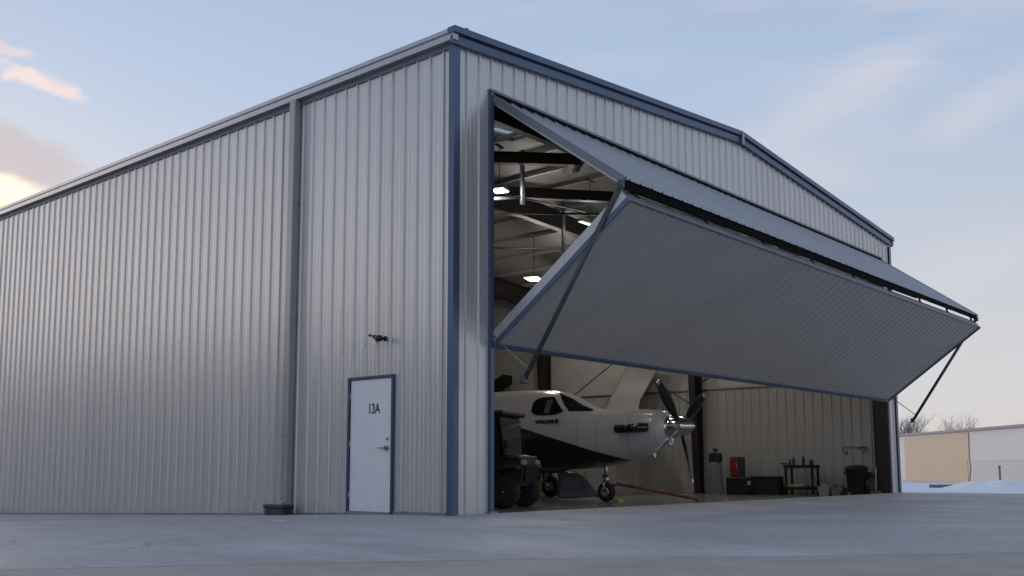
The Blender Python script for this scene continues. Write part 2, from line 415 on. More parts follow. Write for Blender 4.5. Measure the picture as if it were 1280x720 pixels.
# left (side) wall: sheet of ribs + solid core with the doorway cut out
DY0, DY1, DZ = 1.25, 2.22, 2.06
top = HE-.16
mb = MB()
mb.ribbed((0,0,0), (0,1,0), DY0-.04, lambda t: -.08, top, (-1,0,0), u0=.10, phase=.21)
mb.ribbed((0,0,0), (0,1,0), DY1+.04, DZ+.04, top, (-1,0,0), u0=DY0-.04, phase=.21)
mb.ribbed((0,0,0), (0,1,0), LEN, lambda t: gz(-.5,t)-.1, top, (-1,0,0), u0=DY1+.04, phase=.21)
HP(mb, 'side_wall', M['siding'])
mb = MB()
mb.box(.012,.19,.02,DY0,-.3,top); mb.box(.012,.19,DY1,LEN,-.6,top); mb.box(.012,.19,DY0,DY1,DZ,top)
HP(mb, 'side_wall_lining', M['liner'])
# front wall: strips and gable
mb = MB()
mb.ribbed((0,0,0), (1,0,0), XO0-.06, -.03, lambda t: rz_(t)-.2, (0,-1,0), u0=.10, phase=.27)
mb.ribbed((0,0,0), (1,0,0), XO1+.06, ZH+.09, lambda t: rz_(t)-.2, (0,-1,0), u0=XO0-.06, phase=.27)
mb.ribbed((0,0,0), (1,0,0), W-.08, -.03, lambda t: rz_(t)-.2, (0,-1,0), u0=XO1+.06, phase=.27)
HP(mb, 'front_wall', M['siding'])
mb = MB()
mb.box(.19,XO0-.02,.012,.2,-.3,7.0)
mb.box(XO1+.02,W-.012,.012,.2,-.3,7.0)
mb.prism([(.19,ZH+.02),(W-.012,ZH+.02),(W-.012,rz_(W)-.22),(ridge,rz_(ridge)-.22),(.19,rz_(.19)-.22)], .012, .2, 'y')
HP(mb, 'front_wall_lining', M['insul'])
# right wall and back wall, seen from inside: ribbed liner below, vinyl insulation above
mb = MB(); mb.box(17.86,18.0,.22,LEN,-.4,7.05); HP(mb, 'far_side_wall', M['siding'])
ZL = 3.16
mb = MB()
for a, b in ((.55, 6.0),(6.2,12.1),(12.3,LEN-.1)):
    mb.ribbed((17.855,0,0), (0,1,0), b, FZ, ZL, (-1,0,0), u0=a, phase=.1)
HP(mb, 'far_side_liner', M['liner'])
mb = MB(); mb.box(17.80,17.857,.3,LEN-.02,ZL,7.03)
HP(mb, 'far_side_insulation', M['insul'])
mb = MB(); mb.bar((17.83,.3,ZL),(17.83,LEN,ZL),.07,.045); HP(mb, 'liner_cap_trim', M['steel_grey'])
mb = MB(); mb.box(.19,17.86,LEN-.02,LEN+.15,-.4,7.0)
mb.prism([(.0,6.9),(W,6.9),(W,rz_(W)-.1),(ridge,rz_(ridge)-.1),(0,rz_(0)-.1)], LEN, LEN+.13, 'y')
HP(mb, 'back_wall', M['insul'])
mb = MB(); mb.ribbed((0,LEN-.03,0),(1,0,0),17.84,FZ,ZL,(0,-1,0),u0=.2,phase=.1); HP(mb, 'back_liner', M['liner'])
# roof in two slopes, with a hole for two skylight sheets on the near slope
def roof_slab(x0,x1,y0,y1,dz0,dz1,mb):
    v = []
    for x in (x0,x1):
        for y in (y0,y1):
            v += [(x,y,rz_(x)+dz0),(x,y,rz_(x)+dz1)]
    mb.add(v, [(0,4,6,2),(1,3,7,5),(0,1,5,4),(2,6,7,3),(0,2,3,1),(4,5,7,6)])
HOLES = [(3.95,5.0,2.62,3.08),(4.75,5.75,2.22,2.56)]
def roof_parts(mb, d0, d1):
    xs = [-.04,3.95,4.75,5.0,5.75,ridge]; ys = [-.04,2.22,2.56,2.62,3.08,LEN+.1]
    for i in range(len(xs)-1):
        for j in range(len(ys)-1):
            cx, cy = (xs[i]+xs[i+1])/2, (ys[j]+ys[j+1])/2
            if any(h[0]<cx<h[1] and h[2]<cy<h[3] for h in HOLES): continue
            roof_slab(xs[i],xs[i+1],ys[j],ys[j+1],d0,d1,mb)
    roof_slab(ridge, W+.04, -.04, LEN+.1, d0, d1, mb)
mb = MB(); roof_parts(mb, -.06, -.02); HP(mb, 'roof', M['gutter'])
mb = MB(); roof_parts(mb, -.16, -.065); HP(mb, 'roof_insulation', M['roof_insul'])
for h in HOLES:
    mb = MB(); roof_slab(h[0]-.03,h[1]+.03,h[2]-.02,h[3]+.02,-.015,-.010,mb); HP(mb, 'skylight', M['skylight'])
# purlins under the insulation, thin and dark
for i in range(1,12):
    x = i*1.5
    mb = MB(); zz = rz_(x)-.235
    mb.box(x-.025,x+.025,.3,LEN-.05,zz-.02,zz+.07)
    HP(mb, 'purlin', M['lamp_body'])
# rigid frames
def frame(y, parts=True):
    for side in (0,1):
        X = (lambda v: W-v) if side else (lambda v: v)
        kw = .55 if y < 1 else .95
        poly = [(X(.20),FZ),(X(.42),FZ),(X(.26+kw*.62),5.95),(X(.20+kw),6.25),(X(.20),6.75)]
        c = MB(); c.prism(poly, y-.012, y+.012, 'y')
        c.bar((X(.42),y,FZ),(X(.26+kw*.62),y,5.95),.22,.02,(1,0,0)); c.bar((X(.205),y,FZ),(X(.205),y,6.9),.22,.02,(1,0,0))
        c.box(min(X(.15),X(.5)),max(X(.15),X(.5)),y-.14,y+.14,FZ,FZ+.025)
        HP(c, 'frame_column', M['steel_dark'])
        zb = 7.13 if y > 1 else 7.3
        r = MB(); a, b = X(.20), X(ridge)
        r.prism([(X(.2),6.75),(X(.2),rz_(.2)-.31),(ridge,rz_(ridge)-.31),(ridge,zb),(X(5.5),zb-.14),(X(.20+kw),6.25)], y-.012, y+.012, 'y')
        r.bar((X(.2+kw),y,6.25),(X(5.5),y,zb-.14),.22,.02,(0,0,1)); r.bar((X(5.5),y,zb-.14),(ridge,y,zb),.22,.02,(0,0,1))
        r.bar((X(.2),y,rz_(.2)-.31),(ridge,y,rz_(ridge)-.31),.22,.02,(0,0,1))
        HP(r, 'rafter', M['steel_dark'])
for y in (.36, 6.1, 12.2, 18.15): frame(y)
# girts on the far side wall are hidden by vinyl; wind-bracing rods in front of it
mb = MB()
mb.tube([(17.78,6.2,6.2),(17.78,12.1,2.6)],.014,6); mb.tube([(17.78,6.2,2.6),(17.78,12.1,6.2)],.014,6)
mb.tube([(17.77,.5,6.2),(17.77,6.0,3.4)],.014,6); mb.tube([(17.77,.5,3.4),(17.77,6.0,6.2)],.014,6)
HP(mb, 'wall_brace_rod', M['steel_grey'])
# two deep spreader beams running aslant under the roof, with a hanger at the end of the first
for a, b in (((2.6,4.13,6.80),(5.85,1.96,7.02)), ((4.2,5.72,6.80),(9.0,2.62,6.98))):
    mb = MB(); d = Vector(b)-Vector(a)
    mb.bar(a, b, .02, .22); 
    for s in (-.11,.11): mb.bar((a[0],a[1],a[2]+s),(b[0],b[1],b[2]+s),.16,.018)
    HP(mb, 'spreader_beam', M['steel_dark'])
mb = MB(); mb.bar((5.75,2.03,6.75),(5.98,1.95,7.12),.16,.07); HP(mb, 'beam_bracket', M['alu'])
mb = MB(); mb.tube([(5.1,2.9,7.25),(5.1,2.9,6.1)],.05,8); mb.tube([(5.1,2.9,6.25),(3.2,4.3,6.0)],.035,8); HP(mb, 'conduit', M['steel_grey'])
mb = MB(); mb.tube([(9.0,4.8,7.5),(9.0,4.8,6.0)],.05,8); mb.tube([(9.0,4.8,6.1),(5.5,8.0,6.0)],.03,8); HP(mb, 'conduit', M['steel_grey'])
mb = MB(); mb.tube([(3.5,5.0,6.0),(7.5,2.3,6.25)],.025,6); mb.tube([(3.4,3.4,6.3),(8,3.4,6.6)],.02,6); HP(mb, 'sag_rod', M['steel_dark'])

# trims
mb = MB()      # corner trim wraps the near corner
mb.box(-.045,.085,-.045,-.034,-.02,HE-.22); mb.box(-.045,-.034,-.034,.07,-.02,HE-.22)
HP(mb, 'corner_trim', M['blue'])
mb = MB(); mb.box(W-.09,W+.045,-.045,-.034,-.02,HE-.22); mb.box(W+.034,W+.045,-.034,.12,-.02,HE-.22); HP(mb, 'corner_trim', M['blue'])
# eave gutter along the side wall: upper fascia band, shadow gap, box gutter below
mb = MB()
mb.box(-.10,-.012,-.09,LEN,HE-.045,HE+.035)
mb.box(-.125,-.02,-.10,LEN,HE-.165,HE-.075)
HP(mb, 'gutter', M['gutter'])
mb = MB(); mb.box(-.034,.0,-.02,LEN,HE-.25,HE-.03); HP(mb, 'eave_backing', M['roof_trim'])  # backing coloured dark to paint in the shadow gap
mb = MB(); mb.box(-.11,-.10,-.09,LEN,HE-.035,HE+.03); HP(mb, 'roof_edge_trim', M['gutter'])
mb = MB(); mb.box(W+.0,W+.14,-.10,LEN,HE-.17,HE-.02); mb.box(W+.0,W+.09,-.09,LEN,HE-.01,HE+.035); HP(mb, 'gutter', M['blue'])
# rake trim: two stepped blue bands following the gable
mb = MB()
for xa, xb in ((-.13, ridge), (ridge, W+.13)):
    za, zb = rz_(xa), rz_(xb)
    mb.prism([(xa,za-.055),(xb,zb-.055),(xb,zb+.045),(xa,za+.045)], -.13, .02, 'y')
    mb.prism([(xa+(.0 if xa<0 else 0),za-.215),(xb,zb-.215),(xb,zb-.09),(xa,za-.09)], -.085, -.036, 'y')
    mb.prism([(xa+.05,za-.10),(xb-.0,zb-.10),(xb,zb-.05),(xa+.05,za-.05)], -.05, .02, 'y')
HP(mb, 'rake_trim', M['blue'])
mb = MB(); mb.bbox(ridge-.05,ridge+.03,-.15,-.09,rz_(ridge)-.26,rz_(ridge)+.03,.008); HP(mb, 'ridge_bracket', M['galv'])
mb = MB(); mb.bbox(.16,.22,-.10,-.04,HE+.05,HE+.105,.01); HP(mb, 'vent_stub', M['blue'])
# downspout
DS = 3.73
mb = MB()
mb.bbox(-.165,-.035,DS-.085,DS+.07,.06,HE-.17,.012)
mb.bar((-.10,DS,.12),(-.28,DS,.02),.16,.10)
for z in (1.2,3.2,5.2): mb.box(-.168,-.0,DS-.088,DS+.073,z,z+.02)
HP(mb, 'downspout', M['spout'])
# opening trims
mb = MB()
mb.box(XO0-.07,XO0,-.06,.30,-.02,ZH+.04)
HP(mb, 'jamb_trim', M['blue'])
mb = MB(); mb.box(XO1+.02,XO1+.09,-.06,.05,-.02,ZH+.04); HP(mb, 'jamb_trim', M['blue'])
mb = MB(); mb.box(XO1+.012,XO1+.02,-.02,.30,0.,ZH); HP(mb, 'jamb_lining', M['steel_dark'])
mb = MB(); mb.box(XO0+.001,XO0+.014,-.04,.31,0.,ZH); HP(mb, 'jamb_lining', M['steel_dark'])
mb = MB(); mb.box(XO0-.07,XO1+.09,-.05,.22,ZH+.06,ZH+.10); HP(mb, 'header_flashing', M['roof_trim'])
mb = MB(); mb.box(XO0,XO1,-.02,.25,ZH-.0,ZH+.05); mb.box(.5,17.5,.2,.34,ZH-.25,ZH+.30); HP(mb, 'header_beam', M['steel_dark'])
# bottom edge trim of the walls
mb = MB(); mb.box(-.012,.01,DY1+.05,LEN,-.5,-.35); HP(mb, 'base_trim', M['gutter'])
mb = MB(); mb.box(-.04,-.002,.09,DY0-.06,-.03,.035)
HP(mb, 'base_angle', M['galv'])
mb = MB(); mb.bar((-.022,DY1+.06,gz(-1,2.3)),(-.022,4,gz(-1,4)),.038,.06); mb.bar((-.022,4,gz(-1,4)),(-.022,LEN,gz(-1,LEN)),.038,.06); HP(mb, 'base_angle', M['galv'])
mb = MB(); mb.box(XO0-.10,XO0+.06,-.09,.0,.0,.035); HP(mb, 'sill_plate', M['galv'])

# personnel door with its steel frame
mb = MB()
mb.box(-.045,.15,DY0-.042,DY0,-.06,DZ+.042); mb.box(-.045,.15,DY1,DY1+.042,-.08,DZ+.042); mb.box(-.045,.15,DY0,DY1,DZ,DZ+.042)
HP(mb, 'door_frame', M['frame_blue'])
mb = MB(); mb.bbox(-.02,.02,DY0+.012,DY1-.012,.012,DZ-.008,.003)
door = HP(mb, 'door', M['white_door'])
mb = MB(); mb.lathe([(-.075,.026),(-.07,.034),(-.03,.034),(-.021,.036)],(0,DY0+.10,.98),'x',14); mb.bar((-.078,DY0+.10,.98),(-.078,DY0+.24,.98),.02,.022)
mb.build('handle', M['galv'], door)
mb = MB(); mb.lathe([(-.035,.022),(-.021,.024)],(0,DY0+.10,1.12),'x',12); mb.build('deadbolt', M['galv'], door)
for z in (.25,1.05,1.8):
    mb = MB(); mb.tube([(-.03,DY1-.004,z-.055),(-.03,DY1-.004,z+.055)],.012,8); mb.build('hinge', M['galv'], door)
mb = MB(); mb.box(-.07,.15,DY0,DY1,-.10,.010); HP(mb, 'door_threshold', M['alu'])
# number on the door, built from strokes: 13A
def text_mesh(name, txt, size, m, parent, mtx, ext=.002, stretch=1.0, bold=0.):
    cu = bpy.data.curves.new(name, 'FONT'); cu.body = txt; cu.size = size; cu.extrude = ext; cu.offset = bold; cu.align_x = 'CENTER'
    ob = bpy.data.objects.new(name+'_tmp', cu); COL.objects.link(ob)
    dg = bpy.context.evaluated_depsgraph_get(); me = bpy.data.meshes.new_from_object(ob.evaluated_get(dg))
    bpy.data.objects.remove(ob); me.materials.clear(); me.materials.append(m)
    for v in me.vertices: v.co.y *= stretch
    o = bpy.data.objects.new(name, me); COL.objects.link(o); o.parent = parent; o.matrix_local = mtx
    return o
# letters read from the -x side: text x axis -> -y, text y axis -> z
mt = Matrix(((0,0,-1,-.022),(-1,0,0,1.66),(0,1,0,1.52),(0,0,0,1)))
text_mesh('door_number', '13A', .165, mat('number_paint',(.05,.05,.06),.6), door, mt, .001, 1.3, .0045)

# bifold door ------------------------------------------------------
HY, HZ = -.05, 6.42
FY, FZd = -2.46, 4.64          # fold line
BY, BZ = -.06, 2.52            # bottom edge
du = Vector((0, FY-HY, FZd-HZ)); lu = du.length; du.normalize()
nu = Vector((0, du.z, -du.y)); nu = nu if nu.z > 0 else -nu
DX0, DX1 = .84, 17.22
mb = MB()
mb.ribbed(Vector((DX0,HY,HZ))+nu*.0, (1,0,0), DX1-DX0, .02, lu, nu, u0=.0, phase=.12, v=du)
o = Vector((0,HY,HZ))
def slab(mb, x0, x1, P, d, n, a, b, t0, t1):
    P, d, n = Vector(P), Vector(d), Vector(n); v = []
    for x in (x0,x1):
        for t in (t0,t1):
            for l in (a,b): v.append(Vector((x,0,0)) + P + d*l + n*t)
    mb.add(v, [(0,1,3,2),(4,6,7,5),(0,4,5,1),(2,3,7,6),(0,2,6,4),(1,5,7,3)])
slab(mb, DX0+.002, DX1-.002, o, du, nu, .02, lu-.03, -.10, -.004)
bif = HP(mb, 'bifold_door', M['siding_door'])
mb = MB()
slab(mb, DX0-.035, DX0-.0, o, du, nu, .0, lu+.02, -.07, .035); mb.build('upper_edge_trim', M['edge_grey'], bif)
mb = MB(); slab(mb, DX1, DX1+.03, o, du, nu, .0, lu+.02, -.08, .04); mb.build('upper_edge_trim', M['gutter'], bif)
# lower leaf
P2 = Vector((0, -2.50, 4.33)); dl = Vector((0, BY-P2.y, BZ-P2.z)); ll = dl.length; dl.normalize()
nl = Vector((0, dl.z, -dl.y)); nl = nl if nl.z < 0 else -nl        # outward face looks down and out
mb = MB()
mb.ribbed(Vector((DX0,P2.y,P2.z)), (1,0,0), DX1-DX0, .0, ll-.05, nl, u0=.0, phase=.12, v=dl, rh=.018, bw=.045)
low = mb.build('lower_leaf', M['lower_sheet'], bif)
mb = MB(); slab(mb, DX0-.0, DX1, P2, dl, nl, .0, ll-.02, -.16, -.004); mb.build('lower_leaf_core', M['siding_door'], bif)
mb = MB()
slab(mb, DX0-.03, DX1+.03, P2, dl, nl, ll-.05, ll+.02, -.17, .04)
slab(mb, DX0-.03, DX0-.001, P2, dl, nl, -.02, ll-.05, -.03, .04)
slab(mb, DX1+.001, DX1+.03, P2, dl, nl, -.02, ll-.05, -.17, .04)
mb.build('lower_edge_trim', M['blue'], bif)
mb = MB(); slab(mb, DX0-.03, DX0-.001, P2, dl, nl, -.02, ll-.05, -.17, -.032); mb.build('lower_end_cap', M['gutter'], bif)
# fold seal: hinges and black rubber strip under the upper leaf's edge
mb = MB(); q = o+du*lu
i = 0; x = DX0+.05        # uneven hanging rubber strip
while x < DX1-.05:
    x2 = min(DX1-.02, x+random.uniform(.2,.6)); mb.box(x, x2, -2.44-.004*(i%2), -2.40, (4.515 if x < 12.2 else 4.555)-random.uniform(0,.006), 4.655); x = x2; i += 1
mb.build('fold_seal', M['black_seal'], bif)
mb = MB(); slab(mb, DX0, DX1, P2, dl, nl, -.02, .012, -.168, .012); mb.build('leaf_top_seal', M['steel_grey'], bif)
for i in range(9):
    x = DX0+.35+i*1.96
    mb = MB(); mb.bar((x,-2.43,4.33),(x,-2.40,4.60),.07,.03); mb.tube([(x-.05,-2.43,4.46),(x+.05,-2.43,4.46)],.018,8)
    mb.build('hinge', M['matt_black'], bif)
mb = MB(); mb.box(DX0, DX1, HY-.03, HY+.04, HZ-.02, HZ+.035); mb.build('hinge_seal', M['black_seal'], bif)
# side arms hanging from the fold with a thin stay cable
for x in (DX0-.045, DX1+.07):
    mb = MB(); mb.tube([(x,-2.42,4.56),(x,-.69,1.96)],.038,10); mb.bbox(x-.03,x+.03,-2.47,-2.37,4.50,4.62,.01); mb.bbox(x-.05,x+.05,-.73,-.64,1.90,2.02,.01)
    mb.build('side_arm', M['arm'], bif)
    mb = MB(); mb.tube([(x,-.08,2.66),(x,-.78,2.10)],.011,6); mb.build('stay_cable', M['galv'], bif)

# ------------------------------------------------------------------ small things on the near wall
cam_t = thing('security_camera', 'black security camera bracketed to the ribbed wall above the white door', 'security camera', (-.03,1.40,2.66)); cam_t.scale = (.82,.82,.82)
mb = MB(); mb.lathe([(-.005,.05),(-.03,.05),(-.035,.03)],(0,0,0),'x',14); mb.tube([(-.03,0,0),(-.10,.02,-.01),(-.12,.05,.0)],.018,8); mb.build('bracket', M['black'], cam_t)
mb = MB(); mb.lathe([(-.02,.03),(.0,.06),(.10,.064),(.115,.05)],(-.13,0,.0),'y',14); mb.tube([(-.13,.1,.02),(-.15,.20,.05)],[.045,.03],10); mb.build('camera_body', M['black'], cam_t)
mb = MB(); mb.lathe([(0,.022),(.03,.026),(.05,.02)],(-.14,.27,.075),'y',10); mb.tube([(-.14,.21,.05),(-.14,.28,.07)],.006,6); mb.build('sensor', M['black'], cam_t)
sb = thing('splash_block', 'low dark plastic splash block on the ground under the downspout', 'splash block', (-.27,3.74,gz(-.2,3.8)))
mb = MB(); mb.bbox(-.12,.12,-.32,.22,.12,.18,.015); mb.bbox(-.10,.10,.08,.20,-.02,.13,.015); mb.bbox(-.11,.11,-.30,.06,-.02,.13,.015); mb.build('block', M['splash'], sb)
mb = MB(); mb.bbox(-.08,.09,-.08,.0,.01,.1,.01); mb.build('drain_mouth', M['galv'], sb)

# ------------------------------------------------------------------ lamps under the roof
def lamp(loc, rz, w, d, label, m, rod):
    t = thing('high_bay_lamp', label, 'lamp', loc, rz, 'lamps hung under the hangar roof')
    mb = MB(); mb.bbox(-w/2,w/2,-d/2,d/2,.0,.07,.01); mb.build('housing', M['lamp_body'], t)
    mb = MB(); mb.box(-w/2+.02,w/2-.02,-d/2+.02,d/2-.02,-.012,-.002); mb.build('lens', m, t)
    mb = MB(); mb.tube([(0,0,.07),(0,0,rod)],.008,6); mb.bbox(-.15,.15,-.04,.04,rod-.03,rod,.005); mb.build('hanging_rod', M['steel_dark'], t)
    return t
lamps = [((4.55,3.05,6.3), .3, .34,.30, 'bright round lamp close to the left jamb of the door opening', M['led'], .95),
         ((11.4,7.7,6.05), .35, .62,.42, 'lit rectangular lamp on a long rod, lowest in the opening', M['led'], 1.3),
         ((8.75,3.8,6.5), 0.0, .9,.12, 'long slim tube lamp beside the arm of the folding door', M['led_dim'], 1.1)]
for a in lamps: lamp(*a)
def light(name, loc, e, size=.5, col=(1.,.94,.88)):
    l = bpy.data.lights.new(name, 'POINT'); l.energy = e; l.shadow_soft_size = .22; l.color = col
    o = bpy.data.objects.new(name, l); COL.objects.link(o); o.location = (loc[0],loc[1],loc[2]-.25); return o
LE = 55
LL = [((4.55,3.05,6.26),1.),((11.4,7.7,6.0),1.3),((8.75,3.8,6.45),.4)]
for loc, lab in (((13.5,3.6,6.2),'added unseen rectangular fill lamp over the right half of the floor near the opening'),((14.4,9.2,6.1),'added unseen rectangular fill lamp over the right rear of the floor'),((5.0,14.0,6.2),'added unseen rectangular fill lamp over the left rear of the floor')):
    lamp(loc, .2, .62, .42, lab, M['led'], 1.1); LL.append(((loc[0],loc[1],loc[2]-.05),1.1))  # unseen lamps added to fill the interior with even light
for loc, k in LL: light('lamp_light', loc, LE*k)

# ------------------------------------------------------------------ aircraft
ac = thing('propeller_aircraft', 'white single propeller aircraft with black belly parked nose out in the hangar', 'aircraft', (9,0,FZ))
# section list: y, zbottom, ztop, half width (z above the floor)
SEC = [(1.86,1.42,2.00,.27),(1.92,1.32,2.05,.36),(2.1,1.18,2.08,.44),(2.4,1.06,2.11,.51),(2.8,.97,2.13,.57),(3.3,.86,2.15,.63),(3.75,.80,2.18,.67),(4.05,.77,2.29,.69),
       (4.4,.75,2.48,.71),(4.75,.73,2.62,.73),(5.1,.72,2.68,.745),(5.6,.70,2.71,.76),(6.5,.70,2.73,.765),(8,.70,2.73,.765),(9.5,.74,2.72,.76),(11,.98,2.70,.66),(12.5,1.30,2.66,.48),(14,1.62,2.60,.28),(15.6,2.0,2.5,.10)]
def sec(y):
    for a, b in zip(SEC, SEC[1:]):
        if a[0] <= y <= b[0]:
            t = (y-a[0])/(b[0]-a[0]); return [a[i]+(b[i]-a[i])*t for i in (1,2,3)]
    return SEC[0][1:] if y < SEC[0][0] else SEC[-1][1:]
def surf(y, a, off=0.):
    zb, zt, w = sec(y); c, h = (zb+zt)/2, (zt-zb)/2
    ca, sa = math.cos(a), math.sin(a); e = .86
    return ((w+off)*math.copysign(abs(ca)**e, ca), y, c+(h+off)*math.copysign(abs(sa)**e, sa))
def surf_z(y, z, side, off=.006):
    zb, zt, w = sec(y); c, h = (zb+zt)/2, (zt-zb)/2
    s = clamp((z-c)/h, -.999, .999); sa = math.copysign(abs(s)**(1/.86), s); ca = math.sqrt(max(0,1-sa*sa))
    return (side*(w*ca**.86+off), y, z + off*.6*sa)
mb = MB(); ys_ = []
y = 1.86
while y < 15.6: ys_.append(y); y += .06 if y < 2.2 else (.12 if y < 6 else .5)
ys_.append(15.6); n = 40; b = 0
vs = [surf(y, 2*math.pi*k/n) for y in ys_ for k in range(n)]
fs = [(i*n+k, i*n+(k+1)%n, (i+1)*n+(k+1)%n, (i+1)*n+k) for i in range(len(ys_)-1) for k in range(n)]
mb.add(vs, fs, True); mb.add(vs[:n], [tuple(range(n))]); mb.add(vs[-n:], [tuple(range(n))])
fus = mb.build('fuselage', M['fuselage'], ac)
def patch(name, y0, y1, f0, f1, side, m, off=.008, nu_=14, nv=8):
    mb = MB(); vs = []
    for i in range(nu_+1):
        y = y0+(y1-y0)*i/nu_
        for j in range(nv+1):
            z = f0(y)+(f1(y)-f0(y))*j/nv; vs.append(surf_z(y, z, side, off))
    mb.add(vs, [(i*(nv+1)+j,(i+1)*(nv+1)+j,(i+1)*(nv+1)+j+1,i*(nv+1)+j+1) for i in range(nu_) for j in range(nv)], True)
    return mb.build(name, m, fus)
def arch(y0, y1, zb, zt, p=2.6):
    c, r = (y0+y1)/2, (y1-y0)/2
    h = (zt-zb)/2; mid = (zt+zb)/2
    f = lambda y: h*max(0,(1-abs((y-c)/r)**p))**(1/p)
    return (lambda y: mid-f(y)), (lambda y: mid+f(y))
for sd in (-1,1):
    f0, f1 = arch(4.36,5.30,2.03,2.49,3.2)
    g1 = lambda y: max(f0(y)+.003, min(f1(y), 2.06+(y-4.32)*.95))
    patch('cockpit_window', 4.37, 5.29, f0, g1, sd, M['glass_dark'], .008, 24)
    patch('window_blind', 4.74, 4.90, lambda y: 2.08, lambda y: 2.40, sd, M['grey_tarp'], .012, 3, 6)
    # windscreen half: sloping triangle ahead of the pillar
    lo = lambda y: max(2.11, 2.11+(y-4.24)*.95)
    patch('windscreen', 3.74, 4.74, lo, lambda y: max(lo(y)+.003, sec(y)[1]-.035), sd, M['glass_dark'], .009, 16, 8)
    for k in range(6):
        y0 = 6.6+k*.75; f0, f1 = arch(y0, y0+.36, 1.98, 2.38, 2.4); patch('cabin_window', y0+.01, y0+.35, f0, f1, sd, M['glass_dark'])
    # exhaust stub
    mb = MB(); x = sd*.60
    mb.tube([(sd*.50,2.14,1.68),(sd*.60,2.22,1.68),(sd*.66,2.38,1.67),(sd*.68,2.5,1.66),(sd*.68,2.62,1.66)],[.10,.105,.10,.095,.088],14)
    mb.build('exhaust_pipe', M['dark_alu'], fus)
    mb = MB(); mb.lathe([(2.61,.092),(2.84,.096),(2.84,.07)],(sd*.68,0,1.66),'y',14); mb.build('exhaust_mouth', M['matt_black'], fus)
mt = Matrix(((0,0,-1,-.745),(-1,0,0,4.78),(0,1,0,1.84),(0,0,0,1)))
text_mesh('name_decal', 'WALEXUP', .15, M['matt_black'], fus, mt, .012, .8, .004)
# spinner and propeller
mb = MB(); mb.lathe([(1.88,.25),(1.74,.25),(1.6,.235),(1.42,.175),(1.30,.10),(1.24,.04),(1.22,.005)],(0,0,1.70),'y',28); mb.build('spinner', M['chrome'], ac)
for ang in (134, 35, -70, -150):
    mb = MB(); a = R(ang); rad = Vector((math.cos(a),0,math.sin(a))); tan = Vector((-math.sin(a),0,math.cos(a))); ax = Vector((0,1,0))
    prof = [(.16,.045,.045,80),(.30,.055,.04,66),(.45,.09,.022,54),(.65,.112,.016,44),(.9,.112,.012,34),(1.12,.09,.008,27),(1.27,.06,.005,22),(1.335,.02,.003,25)]
    n = 10; vs = []
    for r_, hw, th, tw in prof:
        t = R(tw); cd = tan*math.cos(t)+ax*math.sin(t); nn = ax*math.cos(t)-tan*math.sin(t)
        for k in range(n):
            q = 2*math.pi*k/n; vs.append(Vector((0,1.58,1.70))+rad*r_+cd*hw*math.cos(q)+nn*th*math.sin(q))
    fs = [(i*n+k,i*n+(k+1)%n,(i+1)*n+(k+1)%n,(i+1)*n+k) for i in range(len(prof)-1) for k in range(n)]+[tuple(range((len(prof)-1)*n,len(prof)*n))]
    mb.add(vs, fs, True); bl = mb.build('propeller_blade', M['black'] if ang > -100 else M['alu'], ac)
    mb = MB(); c = Vector((0,1.58,1.70))+rad*1.29; mb.bar(c-rad*.05, c+rad*.035, .03,.13*.8, tan); mb.build('blade_tip', M['alu'], bl)
# chin air intake under the spinner
mb = MB(); mb.lathe([(1.90,.12),(1.84,.14),(1.84,.10),(1.95,.09)],(0,0,1.42),'y',20); mb.build('air_intake', M['chrome'], ac)
# wings
def wing(sd):
    mb = MB(); st = [(0,1.02,6.0,2.1,.30),(.7,1.06,6.1,1.95,.27),(4,1.50,6.55,1.55,.20),(7.7,1.98,7.2,1.05,.12)]
    vs = []; n = 14
    for xx_, z, y0, ch, th in st:
        for k in range(n):
            q = 2*math.pi*k/n; u = (1-math.cos(q))/2
            hgt = math.sin(q)*th/2*(1.25-.9*u)
            vs.append((sd*xx_, y0+u*ch, z+hgt))
    mb.add(vs, [(i*n+k,i*n+(k+1)%n,(i+1)*n+(k+1)%n,(i+1)*n+k) for i in range(3) for k in range(n)]+[tuple(range(3*n,4*n))], True)
    w = mb.build('wing', M['white_paint'], ac)
    mb = MB(); st = [(7.68,1.98,7.4,1.4,.12),(7.9,2.35,7.9,1.45,.10),(8.05,3.0,7.8,1.3,.08),(8.15,4.25,7.0,1.3,.05)]; vs = []
    for xx_, z, y0, ch, th in st:
        for k in range(n):
            q = 2*math.pi*k/n; u = (1-math.cos(q))/2; vs.append((sd*(xx_ - math.sin(q)*th/2*.7), y0+u*ch, z+math.sin(q)*th/2*.5))
    mb.add(vs, [(i*n+k,i*n+(k+1)%n,(i+1)*n+(k+1)%n,(i+1)*n+k) for i in range(3) for k in range(n)]+[tuple(range(3*n,4*n))], True)
    mb.build('winglet', M['winglet'], w)
wing(-1); wing(1)
mb = MB(); mb.prism([(12.4,2.6),(13.6,2.9),(14.9,4.2),(16.0,4.2),(15.6,2.45)], -.05,.05,'x'); mb.build('tail_fin', M['white_paint'], ac)
mb = MB(); mb.prism([(-2.5,15.4),(0,14.9),(2.5,15.4),(2.5,15.9),(0,16.1),(-2.5,15.9)], 4.18, 4.27,'z'); mb.build('tailplane', M['white_paint'], ac)
